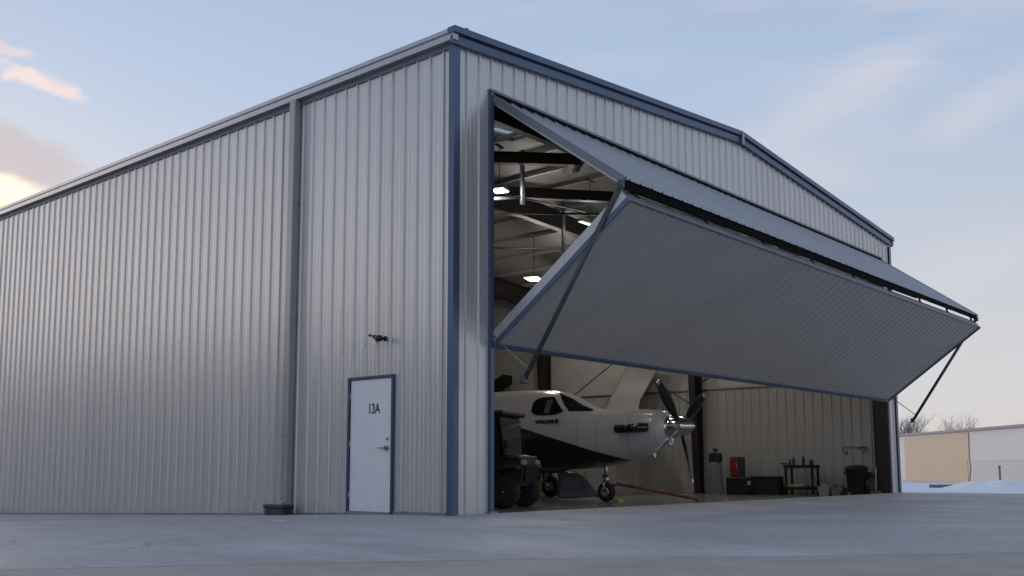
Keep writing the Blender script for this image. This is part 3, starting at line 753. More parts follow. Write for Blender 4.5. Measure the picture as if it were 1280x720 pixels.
# belly fairing
mb = MB(); mb.bbox(-.62,.62,5.3,8.6,.66,1.05,.12); mb.build('belly_fairing', M['matt_black'], ac)
def gear(x, y, r, w, zt, name, fork):
    mb = MB(); g = None
    if fork:
        mb.tube([(x,y+.02,zt),(x,y+.0,.50)],[.055,.05],12); mb.tube([(x,y,.62),(x,y,.42)],.075,12)
        for s in (-1,1): mb.tube([(x+s*.02,y,.46),(x+s*(w/2+.035),y,.42),(x+s*(w/2+.035),y,r)],.022,8)
        mb.tube([(x,y+.09,.95),(x,y+.14,.70),(x,y+.05,.5)],.02,8); mb.tube([(x,y-.04,.9),(x,y-.12,1.0)],.02,8)
    else:
        mb.tube([(x*.82,y,zt),(x*.9,y-.02,.62),(x*.93,y+.12,.40)],[.06,.055,.05],12)
        mb.tube([(x*.93,y+.1,.42),(x-.12*(1 if x>0 else -1),y,r)],.04,10); mb.tube([(x*.9,y-.05,.65),(x*.8,y-.3,.95)],.025,8)
    st = mb.build(name, M['alu'], ac)
    mb = MB(); prof = [(-w/2,r*.55),(-w/2,r*.82),(-w*.36,r*.96),(-w*.15,r),(w*.15,r),(w*.36,r*.96),(w/2,r*.82),(w/2,r*.55)]
    mb.lathe(prof,(x,y,r),'x',30); mb.build('tyre', M['rubber'], st)
    mb = MB(); mb.lathe([(-w/2-.004,r*.12),(-w/2-.012,r*.3),(-w/2-.005,r*.5),(-w/2+.02,r*.56),(w/2-.02,r*.56),(w/2+.005,r*.5),(w/2+.012,r*.3),(w/2+.004,r*.12)],(x,y,r),'x',20); mb.build('rim', M['alu'], st)
gear(0,3.6,.225,.16,1.0,'nose_gear',True)
gear(2.26,7.0,.28,.21,1.0,'main_gear',False); gear(-2.26,7.0,.28,.21,1.0,'main_gear',False)

# tow bar, chock, cover
tb = thing('tow_bar', 'long red tow bar slanting from the nose wheel down to the floor', 'tow bar', (9,3.4,FZ))
mb = MB(); mb.tube([(.1,-.05,.42),(1.0,-1.65,.06)],.028,8); mb.tube([(.02,-.05,.40),(.9,-1.5,.12)],.018,8); mb.build('bar', M['red'], tb)
mb = MB(); mb.tube([(.86,-1.69,.05),(1.14,-1.61,.05)],.02,8); mb.build('crosspiece', M['red'], tb)
mb = MB(); mb.tube([(-.02,.0,.38),(.2,-.02,.42)],.03,8); mb.build('coupling', M['red'], tb)
ck = thing('wheel_chock', 'small yellow wheel chock beside the nose wheel', 'wheel chock', (9.03,3.28,FZ))
mb = MB(); mb.prism([(-.10,0),(.08,0),(.04,.09),(-.02,.09)], -.13,.13,'x'); mb.build('wedge', M['yellow'], ck)
mb = MB(); mb.tube([(0,0,.09),(.1,.1,.1),(.15,.2,.02)],.008,6); mb.build('rope', M['olive'], ck)
tp = thing('floor_sign_tarp', 'slanting grey tarpaulin hanging under the aircraft belly between the wheels', 'tarpaulin', (9.75,4.95,FZ))
tp.name = 'tarpaulin'
mb = MB()
vs = []; n_ = 12
for i in range(n_+1):
    for j in range(n_+1):
        u, v = i/n_, j/n_
        x = (-.45 + .75*u*(.35+.65*v)); yy = .40*(1-u) -.45*u*v - .1
        z = .68*(1-v)*(1-.1*u) + .05 + .03*math.sin(7*u+3*v)
        vs.append((x, yy+.03*math.sin(9*v+2*u), z))
mb.add(vs, [(i*(n_+1)+j,(i+1)*(n_+1)+j,(i+1)*(n_+1)+j+1,i*(n_+1)+j+1) for i in range(n_) for j in range(n_)], True)
o_ = mb.build('cloth', M['grey_tarp'], tp); sol = o_.modifiers.new('thickness','SOLIDIFY'); sol.thickness = .012
mb = MB(); mb.tube([(-.46,.33,.74),(-.2,-.1,.70)],.012,6); mb.build('rope', M['black'], tp)
# covered stuff by the far wall behind the wheels
for k, (x, y, w, d, h, m, lab) in enumerate(((15.6,9.6,1.0,.8,1.15,'cream','pale dust sheet draped over a crate behind the aircraft belly'),
                                    (13.2,9.6,1.1,.9,1.0,'olive','olive canvas bundle on the floor behind the main wheel'))):
    t = thing('covered_crate' if k==0 else 'canvas_bundle', lab, 'covered crate' if k==0 else 'bundle', (x,y,FZ))
    mb = MB(); vs = []; n_ = 20
    for lv,(zz,sc) in enumerate(((0,1.1),(.25,1.0),(.7,.95),(.92,.85),(1.,.5),(1.03,.02))):
        for q in range(n_):
            a = 2*math.pi*q/n_; ca, sa = math.cos(a), math.sin(a); e = .55
            wob = 1+.06*math.sin(5*a+lv)+.03*math.sin(11*a)
            vs.append((w/2*sc*wob*math.copysign(abs(ca)**e,ca), d/2*sc*wob*math.copysign(abs(sa)**e,sa), zz*h+(.03*math.sin(4*a+k) if lv>2 else 0)))
    mb.add(vs, [(i*n_+q,i*n_+(q+1)%n_,(i+1)*n_+(q+1)%n_,(i+1)*n_+q) for i in range(5) for q in range(n_)], True); mb.build('cover', M[m], t)

# ------------------------------------------------------------------ utility vehicle by the left jamb
uv = thing('utility_vehicle', 'dark four wheeled utility vehicle parked just inside the left jamb of the opening', 'utility vehicle', (4.52,3.84,FZ), R(20))
mb = MB()
mb.prism([(-1.30,.60),(-1.33,.86),(-1.27,1.00),(-.95,1.06),(-.45,1.06),(-.42,.42),(-1.2,.42)], -.52,.52,'x')
mb.prism([(-.45,.40),(-.45,.62),(.5,.62),(.5,.95),(1.5,.95),(1.5,.55),(1.1,.40)], -.62,.62,'x')
body = mb.build('body', M['dark_grey_plastic'], uv)
mb = MB(); mb.bbox(-.54,.54,-1.28,-.75,.93,1.02,.03); mb.bbox(-.72,-.47,-1.32,-.5,.74,.84,.03); mb.bbox(.47,.72,-1.32,-.5,.74,.84,.03); mb.build('fender', M['black'], uv)
for s in (-1,1):
    mb = MB(); mb.bbox(s*.40-.13,s*.40+.13,-1.345,-1.29,.84,.93,.012); mb.build('headlight', M['clear'], body)
mb = MB(); mb.tube([(-.45,-1.33,.52),(-.45,-1.38,.78),(.45,-1.38,.78),(.45,-1.33,.52)],.025,8); mb.tube([(-.45,-1.36,.66),(.45,-1.36,.66)],.02,8); mb.build('bumper', M['matt_black'], uv)
mb = MB()
for s in (-1,1):
    mb.tube([(s*.60,-.98,1.02),(s*.56,-.86,1.78),(s*.56,.75,1.84),(s*.60,.95,.95)],.03,8); mb.tube([(s*.56,.3,1.82),(s*.6,.3,.7)],.03,8)
mb.build('roll_cage', M['matt_black'], uv)
mb = MB(); mb.bbox(-.66,.66,-.98,.85,1.80,1.90,.03); mb.build('canopy_roof', M['black'], uv)
mb = MB(); mb.prism([(-.97,1.03),(-.88,1.79),(-.86,1.79),(-.94,1.03)], -.55,.55,'x'); mb.build('windscreen', M['glass_dark'], uv)
for s in (-1,1):
    mb = MB(); mb.prism([(-.93,.62),(-.90,1.05),(-.84,1.78),(.6,1.78),(.62,.62)], s*.60-.012, s*.60+.012,'x'); dr = mb.build('door', M['matt_black'], uv)
    mb = MB(); mb.prism([(-.82,1.12),(-.77,1.70),(.5,1.70),(.52,1.12)], s*.60-.018, s*.60+.018,'x'); mb.build('window', M['glass_dark'], dr)
mb = MB(); mb.bbox(-.55,.55,.0,.45,.62,.78,.04); mb.bbox(-.55,.55,.40,.54,.74,1.35,.04); mb.build('seat', M['black'], uv)
mb = MB(); mb.bbox(-.66,.66,.62,1.55,.92,1.20,.02); mb.bbox(-.5,.5,.75,1.4,1.2,1.62,.03); mb.build('cargo_box', M['matt_black'], uv)
mb = MB(); mb.bbox(-.645,-.628,-.42,.62,.55,.58,.003); mb.build('side_stripe', M['galv'], uv)
for sx in (-1,1):
    for sy in (-.97,1.0):
        mb = MB(); r, w = .315, .24; x = sx*.60
        prof = [(-w/2,r*.5),(-w/2,r*.80),(-w*.4,r*.95),(-w*.2,r),(w*.2,r),(w*.4,r*.95),(w/2,r*.80),(w/2,r*.5)]
        mb.lathe(prof,(x,sy,r),'x',30)
        for k in range(22):
            a = 2*math.pi*k/22; c = Vector((x,sy+math.cos(a)*(r-.0),r+math.sin(a)*(r-.0))); t_ = Vector((0,-math.sin(a),math.cos(a)))
            mb.bar(c-Vector((w*.42,0,0)), c+Vector((w*.42,0,0)), .035,.02, (0,math.cos(a),math.sin(a)))
        wh = mb.build('wheel', M['rubber'], uv)
        mb = MB(); mb.lathe([(sx*(w/2-.02),r*.5),(sx*(w/2+.0),r*.46),(sx*(w/2-.03),r*.2),(sx*(w/2+.01),r*.14),(sx*(w/2+.012),.0)],(x,sy,r),'x',18)
        for k in range(6):
            a = 2*math.pi*k/6; mb.bar((x+sx*(w/2-.01),sy+math.cos(a)*r*.15,r+math.sin(a)*r*.15),(x+sx*(w/2-.005),sy+math.cos(a)*r*.45,r+math.sin(a)*r*.45),.03,.02,(1,0,0))
        mb.build('rim', M['dark_alu'], wh)
# wall fan bracket high on the far wall
wf = thing('wall_heater', 'dark heater with a flared mouth hung high on the far wall above the aircraft', 'heater', (17.2,14.4,3.75))
mb = MB(); mb.bbox(-.3,.3,-.35,.35,-.25,.18,.04); mb.prism([(-.35,-.12),(-.35,.12),(-.75,.32),(-.75,.0)],-.28,.28,'x'); mb.build('casing', M['matt_black'], wf)
mb = MB(); mb.tube([(.3,.2,.0),(.6,.2,.1)],.03,8); mb.tube([(0,.3,-.2),(.1,.45,-.75)],.05,8); mb.build('bracket', M['matt_black'], wf)

# ------------------------------------------------------------------ things along the far wall
vac = thing('shop_fan_stand', 'tall dark headed stand with a grey patterned skirt, left of the red box', 'stand', (16.85,5.05,FZ)); vac.name = 'covered_stand'
mb = MB(); mb.lathe([(0,.24),(.05,.25),(.5,.21),(.95,.17),(1.0,.1)],(0,0,0),'z',16); mb.build('skirt', M['silver_grey'], vac)
mb = MB(); mb.bbox(-.15,.15,-.17,.17,.95,1.24,.04); mb.tube([(0,0,1.24),(0,0,1.36)],.03,8); mb.tube([(-.0,-.09,1.33),(0,.09,1.36)],.03,8); mb.build('head', M['black'], vac)
rj = thing('red_cabinet', 'upright red and black box standing on the black base by the wall column', 'cabinet', (17.25,4.55,FZ+.52))
mb = MB(); mb.bbox(-.16,.16,-.20,.16,0,.60,.02); mb.build('cabinet', M['black'], rj)
mb = MB(); mb.bbox(-.18,-.158,-.13,.14,.04,.57,.01); mb.build('door', M['red'], rj)
mb = MB(); mb.tube([(-.19,-.08,.25),(-.19,-.08,.38)],.012,6); mb.build('handle', M['galv'], rj)
bs = thing('equipment_case', 'square black case on the floor carrying the red box', 'case', (17.2,4.5,FZ))
mb = MB(); mb.bbox(-.22,.22,-.40,.30,0,.50,.03); mb.build('case', M['matt_black'], bs)
mb = MB(); mb.bbox(-.235,-.218,-.25,.15,.3,.36,.005); mb.build('latch', M['dark_grey_plastic'], bs)
pw = thing('trunk_box', 'long low black case against the ribbed wall left of the cart', 'case', (17.35,3.62,FZ)); pw.name = 'flight_case'
mb = MB(); mb.prism([(-.45,0),(-.40,.50),(.40,.50),(.40,0)],-.2,.2,'x'); mb.build('case_body', M['matt_black'], pw)
mb = MB(); mb.bbox(-.22,.22,-.42,.42,.50,.545,.01); mb.build('lid', M['black'], pw)
lb = thing('air_compressor', 'low dark compressor with a pale label between black case and trunk', 'compressor', (17.15,4.12,FZ))
mb = MB(); mb.tube([(0,-.2,.18),(0,.2,.18)],.15,14); mb.build('tank', M['matt_black'], lb)
mb = MB(); mb.bbox(-.12,.12,-.15,.18,.30,.44,.02); mb.build('motor', M['dark_grey_plastic'], lb)
mb = MB(); mb.bbox(-.135,-.118,-.10,.06,.28,.40,.004); mb.build('label_plate', M['cream'], lb)
ct = thing('tool_cart', 'black open tool cart with bottles on its top shelf by the ribbed wall', 'cart', (17.3,2.52,FZ+.0))
for sx in (-.2,.2):
    for sy in (-.40,.40):
        mb = MB(); mb.box(sx-.025,sx+.025,sy-.03,sy+.03,.12,.88); mb.build('leg', M['matt_black'], ct)
        mb = MB(); mb.lathe([(-.02,.05),(.02,.05)],(sx,sy,.06),'x',14); mb.box(sx-.03,sx+.03,sy-.01,sy+.01,.06,.13); mb.build('caster', M['matt_black'], ct)
for z in (.16,.78):
    mb = MB(); mb.bbox(-.26,.26,-.44,.44,z,z+.09,.01); mb.build('shelf', M['matt_black'], ct)
mb = MB(); mb.tube([(-.2,.43,.86),(-.2,.54,.92),(.2,.54,.92),(.2,.43,.86)],.015,8); mb.build('handle', M['matt_black'], ct)
first = None
for i,(yy,hh,rr,lab) in enumerate(((.33,.16,.035,'short dark bottle at the left end of the cart top'),(.22,.24,.04,'tall spray bottle second from the left on the cart top'),
                          (-.08,.26,.045,'dark tall can in the middle of the cart top'),(-.32,.17,.06,'wide dark tub near the right end of the cart top'))):
    b_ = thing('bottle', lab, 'bottle', (17.25,2.52+yy,FZ+.87), 0, 'bottles on the tool cart')
    mb = MB(); mb.lathe([(0,rr),(hh*.7,rr),(hh*.8,rr*.5)],(0,0,0),'z',12); mb.build('bottle_body', M['dark_grey_plastic'], b_)
    mb = MB(); mb.lathe([(hh*.8,rr*.45),(hh,rr*.4)],(0,0,0),'z',10); mb.build('cap', M['black'], b_)
yt = thing('tray', 'yellow tray lying on the cart lower shelf', 'tray', (17.2,2.62,FZ+.25))
mb = MB(); mb.bbox(-.15,.15,-.22,.22,0,.06,.01); mb.build('tray_body', M['yellow'], yt)
mb = MB(); mb.bbox(-.12,.12,-.35,-.24,0,.05,.01); mb.build('cloth_roll', M['olive'], yt)
for x,y,m,lab,nm,hh in ((17.2,1.78,'clear','clear bin with yellow rags just right of the cart','storage_bin',.26),(17.25,1.42,'silver_grey','grey bin with blue rags beside the trash can','storage_bin',.24)):
    t = thing(nm, lab, 'bin', (x,y,FZ), 0, 'storage bins between the cart and trash can')
    mb = MB(); mb.prism([(-.13,0),(.13,0),(.17,hh),(-.17,hh)],-.16,.16,'x'); mb.build('bin_body', M[m], t)
    mb = MB()
    for k in range(7): mb.lathe([(-.05,.02),(-.02,.05),(.02,.05),(.05,.01)],(random.uniform(-.1,.1),random.uniform(-.12,.12),hh+random.uniform(.0,.06)),'z',8)
    mb.build('rags', M['yellow' if m=='clear' else 'blue_cloth'], t)
bk = thing('power_tool', 'small black power tool on the floor left of the trash can', 'power tool', (17.1,1.12,FZ))
mb = MB(); mb.bbox(-.1,.1,-.12,.16,0,.14,.03); mb.tube([(0,.1,.1),(0,-.1,.2)],.03,8); mb.build('tool_body', M['matt_black'], bk)
mb = MB(); mb.lathe([(-.13,.05),(-.10,.05)],(0,-.1,.07),'x',12); mb.build('disc', M['galv'], bk)
tc_ = thing('trash_can', 'large round black trash can with lid against the ribbed wall', 'trash can', (17.2,.88,FZ))
mb = MB(); mb.lathe([(0,.22),(.05,.24),(.72,.29),(.74,.31),(.76,.31)],(0,0,0),'z',24); mb.bar((0,-.33,.66),(0,-.27,.66),.12,.06); mb.bar((0,.33,.66),(0,.27,.66),.12,.06); mb.build('can', M['matt_black'], tc_)
mb = MB(); mb.lathe([(.76,.32),(.80,.31),(.86,.22),(.875,.05)],(0,0,0),'z',24); mb.build('lid', M['black'], tc_)
bg = thing('trash_bag', 'slumped full black trash bag between trash can and end column', 'bag', (17.3,.52,FZ+.05))
mb = MB(); vs = []; n_ = 18
for lv,(zz,sc) in enumerate(((0,.8),(.12,1.0),(.3,1.),(.45,.75),(.56,.3),(.62,.1))):
    for q in range(n_):
        a = 2*math.pi*q/n_; wob = 1+.08*math.sin(4*a+lv*1.3)+.04*math.sin(9*a-lv); vs.append((.22*sc*wob*math.cos(a), .24*sc*wob*math.sin(a), zz))
mb.add(vs, [(i*n_+q,i*n_+(q+1)%n_,(i+1)*n_+(q+1)%n_,(i+1)*n_+q) for i in range(5) for q in range(n_)], True); mb.build('bag_body', M['black'], bg)
hk = thing('hook_rail', 'thin wall hooks with looped cord on the ribbed wall above the trash can', 'hook rail', (17.8,1.15,1.28))
mb = MB(); mb.bar((0,-.35,0),(0,.30,0),.02,.03); mb.build('rail', M['steel_grey'], hk)
mb = MB(); mb.tube([(-.03,.25+.06*math.cos(a/3.),-.02-.10*abs(math.sin(a/3.))-.01*a) for a in range(14)],.012,6); mb.tube([(-.03,-.25+.10*math.cos(a/2.5),-.08+.07*math.sin(a/2.5)) for a in range(13)],.012,6); mb.build('cord', M['black'], hk)
br = thing('broom', 'pale handled broom leaning beside the right end of the opening', 'broom', (17.02,.30,-.03))
mb = MB(); mb.tube([(0,0,.06),(.1,.0,.72)],.014,8); mb.build('handle', M['cream'], br)
mb = MB(); mb.bbox(-.04,.04,-.14,.14,0,.09,.01); mb.build('bristles', M['olive'], br)

# ------------------------------------------------------------------ outside on the right
SP = Vector((57.8,6.3,0)); SD = Vector((.747,.665,0)); SNn = Vector((-.665,.747,0))   # facade runs along SD; SNn looks at the hangar
bz = -.42; bt = 3.24
fb = thing('storage_building', 'long low pale building with a tan wall section beyond the snow', 'building', (0,0,0))
def fpt(s, off, z): p = SP + SD*s + SNn*off; return (p.x, p.y, z)
def fbox(mb, s0, s1, o0, o1, z0, z1):
    v = [fpt(s,o_,z) for s in (s0,s1) for o_ in (o0,o1) for z in (z0,z1)]
    mb.add(v, [(0,1,3,2),(4,6,7,5),(0,4,5,1),(2,3,7,6),(0,2,6,4),(1,5,7,3)])
mb = MB(); fbox(mb,-14,19.5,-9,0,bz-.4,bt); 
mb.ribbed(fpt(-14,.002,0), SD, 33.5, bz-.1, bt-.02, SNn, u0=0, pitch=.6, rh=.005)
fw = mb.build('wall', M['pale_wall'], fb)
mb = MB()
poly = [(7.0,bz),(17.35,bz),(17.35,bt-.22),(6.75,bt-.10),(6.8,1.2),(6.65,.9)]
n_ = len(poly); v = [fpt(s,.03,z) for s,z in poly]+[fpt(s,.06,z) for s,z in poly]
mb.add(v, [tuple(range(n_)), tuple(range(2*n_-1,n_-1,-1))]+[(i,(i+1)%n_,n_+(i+1)%n_,n_+i) for i in range(n_)]); mb.build('wall_panel', M['tan'], fb)
mb = MB(); fbox(mb,-14.2,19.7,-9.2,.25,bt,bt+.16); mb.build('roof', M['roof_trim'], fb)
mb = MB(); fbox(mb,-14,19.5,.0,.07,bz,bz+.12); mb.build('base_trim', M['roof_trim'], fb)
# chain link fence
fe = thing('chain_link_fence', 'thin chain link fence with slim posts in front of the pale building', 'fence', (0,0,0))
mb = MB(); mb.tube([fpt(-14,2.,1.15),fpt(3,2.,1.15)],.009,6); mb.build('top_rail', M['galv'], fe)
for s in (-12,-7,3.):
    mb = MB(); mb.tube([fpt(s,2.,bz),fpt(s,2.,1.18)],.018,6); mb.build('post', M['galv'], fe)
mb = MB(); s = -14
while s < 1.5:
    for sg in (0,1):
        a, b = (bz,1.15) if sg else (1.15,bz); mb.tube([fpt(s,2.,a),fpt(s+1.5,2.,b)],.0022,3,cap=False)
    s += .12
mb.build('wire_mesh', M['galv'], fe)
ps = thing('marker_post', 'single dark post standing in the snow before the pale wall', 'post', (52.9,6.4,-.25))
mb = MB(); mb.tube([(0,0,0),(0,0,1.05)],.06,8); mb.build('shaft', M['roof_trim'], ps)
mb = MB(); mb.lathe([(1.05,.075),(1.10,.07)],(0,0,0),'z',8); mb.build('cap', M['roof_trim'], ps)
# utility pole
up = thing('utility_pole', 'slim pole standing behind the left end of the pale building', 'pole', (103.5,32.5,-.6))
mb = MB(); mb.tube([(0,0,0),(0,0,6.6)],[.16,.11],8); mb.build('shaft', M['bark'], up)
mb = MB(); mb.bar((-.8,.4,6.1),(.8,-.4,6.1),.1,.1); mb.build('crossarm', M['bark'], up)
# snow pile and dark bare strip
def mound(name, loc, rx, ry, h, label, seed, m='snow'):
    random.seed(seed); mb = MB(); nr, na = 26, 72; vs = []
    ph = [random.uniform(0,6) for _ in range(6)]
    for i in range(nr+1):
        r = i/nr
        for k in range(na):
            a = 2*math.pi*k/na; w = 1+.14*math.sin(2*a+ph[0])+.1*math.sin(3*a+ph[1])+.05*math.sin(7*a+ph[2])
            hh = h*(1-r*r)**1.3*(1+.22*math.sin(3*r*math.cos(a)*3+ph[3])+.15*math.sin(8*r*math.sin(a)+ph[4]))-.03*r + (1-r)*random.gauss(0,.012)
            vs.append((rx*r*w*math.cos(a), ry*r*w*math.sin(a), hh))
    mb.add(vs, [(i*na+k,i*na+(k+1)%na,(i+1)*na+(k+1)%na,(i+1)*na+k) for i in range(nr) for k in range(na)], True)
    o = mb.build(name, M[m]); o.location = loc
    return tag(o, label, 'snow pile')
mound('snow_pile', (35.0,1.9,gz(35,2)-.01), 2.3, 2.6, .34, 'low rounded heap of white snow beyond the apron edge', 3)
sl = thing('drain_grate', 'long flat dark slab lying in the snow left of the snow heap', 'slab', (38.5,4.1,gz(38,4)+.0)); sl.name = 'dark_slab'
mb = MB(); mb.prism([(-1.2,1.3),(-.5,1.5),(1.4,-1.6),(.6,-1.7)], 0,.13,'z'); mb.build('slab_body', M['roof_trim'], sl)
# bare trees beyond the building
def bare_tree(loc, h, label, seed):
    random.seed(seed); t = thing('bare_tree', label, 'tree', loc, 0, 'bare winter trees beyond the pale building')
    tr, cr = MB(), MB()
    trunk_pts = [(0,0,0),(random.uniform(-.1,.1),.05,h*.25),(random.uniform(-.2,.2),0,h*.45)]
    tr.tube(trunk_pts, [h*.022,h*.018,h*.014], 7)
    def br(p, d, l, r, lev):
        p = Vector(p); pts = [p]; q = p.copy(); dd = Vector(d)
        for _ in range(3):
            dd = (dd+Vector((random.gauss(0,.13),random.gauss(0,.13),random.gauss(.07,.08)))).normalized(); q = q+dd*l/3; pts.append(q.copy())
        cr.tube(pts, [r,r*.8,r*.6,r*.35], 4 if lev>1 else 5, cap=False)
        if lev >= 4: return
        for _ in range(4 if lev<2 else 3):
            k = random.choice((1,2,2,3,3)); nd = (dd+Vector((random.gauss(0,.55),random.gauss(0,.55),random.gauss(.15,.3)))).normalized()
            br(pts[k], nd, l*random.uniform(.55,.75), r*.5, lev+1)
    for i in range(7):
        a = random.uniform(0,6.28); el = random.uniform(.5,1.2); z = random.uniform(.2,.45)*h
        br((0,0,z), (math.cos(a)*math.cos(el),math.sin(a)*math.cos(el),math.sin(el)), h*.32, h*.011, 0)
    tr.build('trunk', M['bark'], t); cr.build('crown', M['bark'], t)
for loc,h,lab,sd in (((92.8,25.2,-.7),6.4,'bushy bare tree behind the middle of the tan wall section',11),
                     ((97.0,29.5,-.7),5.4,'small bare tree just right of the slim pole',12),
                     ((88.0,19.8,-.6),6.3,'bare tree above the right edge of the tan wall section',15),
                     ((94.5,26.6,-.7),6.6,'tall thin bare tree left of the bushiest one',17),
                     ((104.0,36.0,-.7),5.6,'bare tree half hidden by the corner of the hangar',19)):
    bare_tree(loc,h,lab,sd)

# unseen hangar added on the left, giving the side wall something dark to reflect
nh = thing('unseen_hangar', 'unseen low brown hangar added on the left for the long side wall to reflect', 'hangar', (-34,22,0))
mb = MB(); mb.box(0,18,0,40,-1,6.2); mb.build('wall', mat('brown_sheet', (.10,.09,.085), .6, nscale=.5, namp=.1), nh)
mb = MB(); mb.prism([(-.4,6.2),(18.4,6.2),(9,7.2)],-.4,40.4,'y'); mb.build('roof', M['roof_trim'], nh)
for i in range(3):
    mb = MB(); mb.box(17.99,18.06,2.5+i*13,11.5+i*13,-.6,4.8); mb.build('sliding_door', M['olive'], nh)

# ------------------------------------------------------------------ camera
cd = bpy.data.cameras.new('camera'); co = bpy.data.objects.new('camera', cd); COL.objects.link(co)
co.location = (-10.3887,-9.9147,.6678); co.rotation_euler = (math.pi/2+.11437, 0, -.85444)
cd.sensor_width = 36; cd.lens = 1244.24/1280*36; cd.shift_x = 17.52/1280; cd.shift_y = 82.86/1280
cd.clip_end = 6000; cd.clip_start = .05
S.camera = co

# ------------------------------------------------------------------ light
VEIL = 6.0
AZ = 14      # sun azimuth from +Y towards +X, degrees
EL = 5
w = bpy.data.worlds.new('World'); S.world = w; w.use_nodes = True
nt = w.node_tree; N = nt.nodes; L = nt.links
bgN = N['Background']; bgN.inputs['Strength'].default_value = .15
sk = N.new('ShaderNodeTexSky'); sk.sky_type = 'NISHITA'; sk.sun_disc = False
sk.sun_elevation = R(EL); sk.sun_rotation = R(AZ); sk.air_density = 1.; sk.dust_density = 1.; sk.ozone_density = 2.
tcw = N.new('ShaderNodeTexCoord'); spw = N.new('ShaderNodeSeparateXYZ'); L.new(tcw.outputs['Generated'], spw.inputs[0])
def math_(op, a, b=None, c=None, cl=False):
    m = N.new('ShaderNodeMath'); m.operation = op; m.use_clamp = cl
    for i, v in enumerate((a,b,c)):
        if v is None: continue
        if isinstance(v, (int,float)): m.inputs[i].default_value = v
        else: L.new(v, m.inputs[i])
    return m.outputs[0]
az = math_('ARCTAN2', spw.outputs['X'], spw.outputs['Y']); el = math_('ARCSINE', spw.outputs['Z'])
def mixc(f, a, col):
    x = N.new('ShaderNodeMix'); x.data_type = 'RGBA'
    if isinstance(f, float): x.inputs['Factor'].default_value = f
    else: L.new(f, x.inputs['Factor'])
    L.new(a, x.inputs['A'])
    if isinstance(col, tuple): x.inputs['B'].default_value = (*col,1)
    else: L.new(col, x.inputs['B'])
    return x.outputs['Result']
def noisew(scale, stretch, det=7, rot=0., dist=.3, seed=0.):
    mp = N.new('ShaderNodeMapping'); mp.inputs['Scale'].default_value = stretch; mp.inputs['Rotation'].default_value = (0,0,rot); mp.inputs['Location'].default_value = (seed,0,0)
    cx = N.new('ShaderNodeCombineXYZ'); L.new(az, cx.inputs[0]); L.new(el, cx.inputs[1]); L.new(cx.outputs[0], mp.inputs['Vector'])
    n = N.new('ShaderNodeTexNoise'); n.inputs['Scale'].default_value = scale; n.inputs['Detail'].default_value = det; n.inputs['Distortion'].default_value = dist
    L.new(mp.outputs['Vector'], n.inputs['Vector']); return n.outputs['Fac']
def sstep(v, a, b):
    m = N.new('ShaderNodeMapRange'); m.interpolation_type = 'SMOOTHSTEP'; m.inputs['From Min'].default_value = a; m.inputs['From Max'].default_value = b
    L.new(v, m.inputs['Value']); return m.outputs['Result']
def blob(a0, e0, ra, re, tilt, wob=.5, seed=0., sc=14.):
    """soft cloud body about a direction (degrees), broken up by noise"""
    da = math_('SUBTRACT', az, R(a0)); de = math_('SUBTRACT', el, R(e0)); ct, st = math.cos(R(tilt)), math.sin(R(tilt))
    u = math_('DIVIDE', math_('ADD', math_('MULTIPLY', da, ct), math_('MULTIPLY', de, st)), R(ra))
    v = math_('DIVIDE', math_('SUBTRACT', math_('MULTIPLY', de, ct), math_('MULTIPLY', da, st)), R(re))
    d = math_('SQRT', math_('ADD', math_('MULTIPLY', u, u), math_('MULTIPLY', v, v)))
    nz = noisew(sc, (1,2.2,1), 6, R(-tilt), .5, seed)
    return math_('SUBTRACT', math_('ADD', math_('SUBTRACT', 1., d), math_('MULTIPLY', math_('SUBTRACT', nz, .5), wob*3)), 0.)
# high thin veil lit by the whole sky, paler and pinker low down
er = N.new('ShaderNodeValToRGB'); L.new(math_('DIVIDE', el, R(60), cl=True), er.inputs['Fac'])
er.color_ramp.elements[0].position = .0; er.color_ramp.elements[0].color = (.66,.625,.64,1)
er.color_ramp.elements[1].position = 1.; er.color_ramp.elements[1].color = (.30,.375,.525,1)
for p, c in ((.12,(.63,.615,.65)),(.22,(.545,.585,.675)),(.36,(.44,.54,.725)),(.5,(.39,.475,.645))):
    e = er.color_ramp.elements.new(p); e.color = (*c,1)
vm = N.new('ShaderNodeVectorMath'); vm.operation = 'SCALE'; vm.inputs['Scale'].default_value = VEIL; L.new(er.outputs['Color'], vm.inputs[0])
base = mixc(.80, sk.outputs[0], vm.outputs[0])
k = VEIL
wisp = math_('MULTIPLY', sstep(noisew(3.2, (1.,3.4,1), 6, R(28), .6, 3.1), .46, .72), sstep(az, R(40), R(62)))
base = mixc(math_('MULTIPLY', wisp, .55), base, (.60*k,.585*k,.64*k))
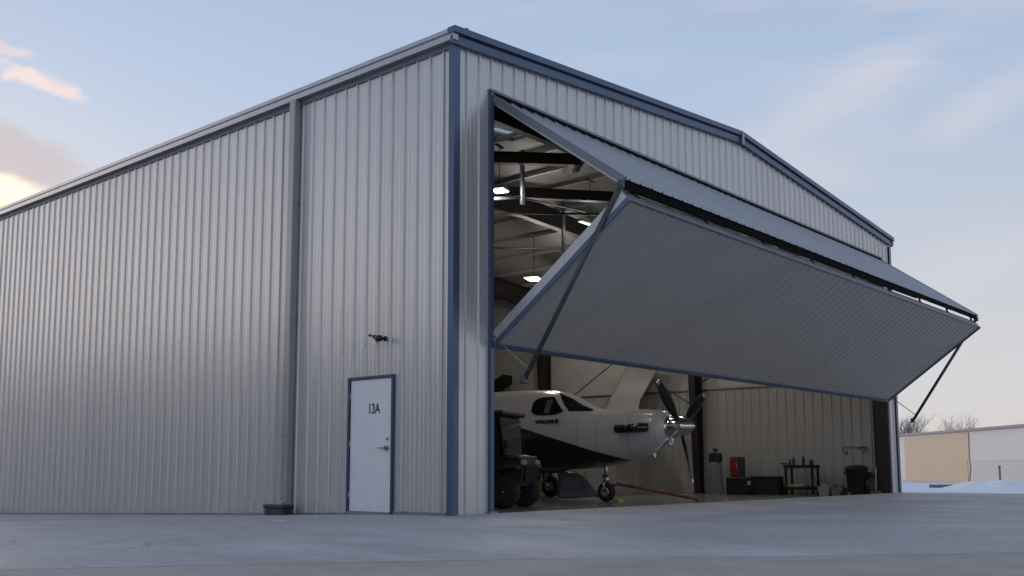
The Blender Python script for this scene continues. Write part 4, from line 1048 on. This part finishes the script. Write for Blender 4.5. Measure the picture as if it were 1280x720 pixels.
for a0,e0,ra,re,tl,sd0 in ((69.0,20.2,8.,1.7,24,9.1),(76.0,18.6,5.5,1.5,22,11.3),(75.0,10.5,6.5,2.2,18,13.7)):
    base = mixc(math_('MULTIPLY', sstep(blob(a0,e0,ra,re,tl,.55,sd0,7.), -.1, .9), .36), base, (.63*k,.61*k,.655*k))
base = mixc(math_('MULTIPLY', sstep(blob(-14.,11.,38.,17.,0,.15,21.,4.), .0, 1.), .85), base, (2.3*k,1.98*k,1.72*k))  # warm sky glow, mostly out of view, added to brighten the side wall
# lavender cloud bank low on the left with sunlit yellow edges, small peach wisp above it
b1 = blob(21.0, 16.5, 6.2, 2.2, -16, .42, 1.7, 11.)
glow = blob(20.5, 13.6, 5.2, 2.6, -8, .2, 4.2, 10.)
base = mixc(math_('MULTIPLY', sstep(glow, -.25, .9), .95), base, (1.12*k,.90*k,.66*k))
base = mixc(math_('MULTIPLY', sstep(b1, .0, .6), .8), base, (.56*k,.49*k,.51*k))
e1 = blob(22.0, 14.3, 4.6, 1.0, -10, .55, 7.7, 15.)
base = mixc(math_('MULTIPLY', sstep(e1, .0, .9), .9), base, (1.3*k,1.08*k,.82*k))
w1 = blob(23.3, 20.0, 2.5, .60, -12, .75, 2.2, 26.)
base = mixc(math_('MULTIPLY', sstep(w1, -.1, .7), .85), base, (.88*k,.71*k,.65*k))
w2 = blob(21.8, 21.2, 1.7, .4, -8, .8, 5.2, 30.)
base = mixc(math_('MULTIPLY', sstep(w2, -.1, .7), .6), base, (.80*k,.66*k,.64*k))
# nothing bright below the horizon
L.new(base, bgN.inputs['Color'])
sun = bpy.data.lights.new('sun', 'SUN'); sun.energy = .5; sun.angle = R(20); sun.color = (1,.82,.66)
so = bpy.data.objects.new('sun', sun); COL.objects.link(so)
sd_ = Vector((math.sin(R(AZ))*math.cos(R(EL)), math.cos(R(AZ))*math.cos(R(EL)), math.sin(R(EL))))
so.rotation_euler = (-sd_).to_track_quat('-Z','Y').to_euler()
vs_ = S.view_settings; vs_.view_transform = 'Standard'; vs_.look = 'None'; vs_.gamma = 1; vs_.exposure = .33
S.view_settings.use_curve_mapping = False
S.render.engine = 'CYCLES'; S.cycles.use_denoising = True; S.cycles.max_bounces = 8
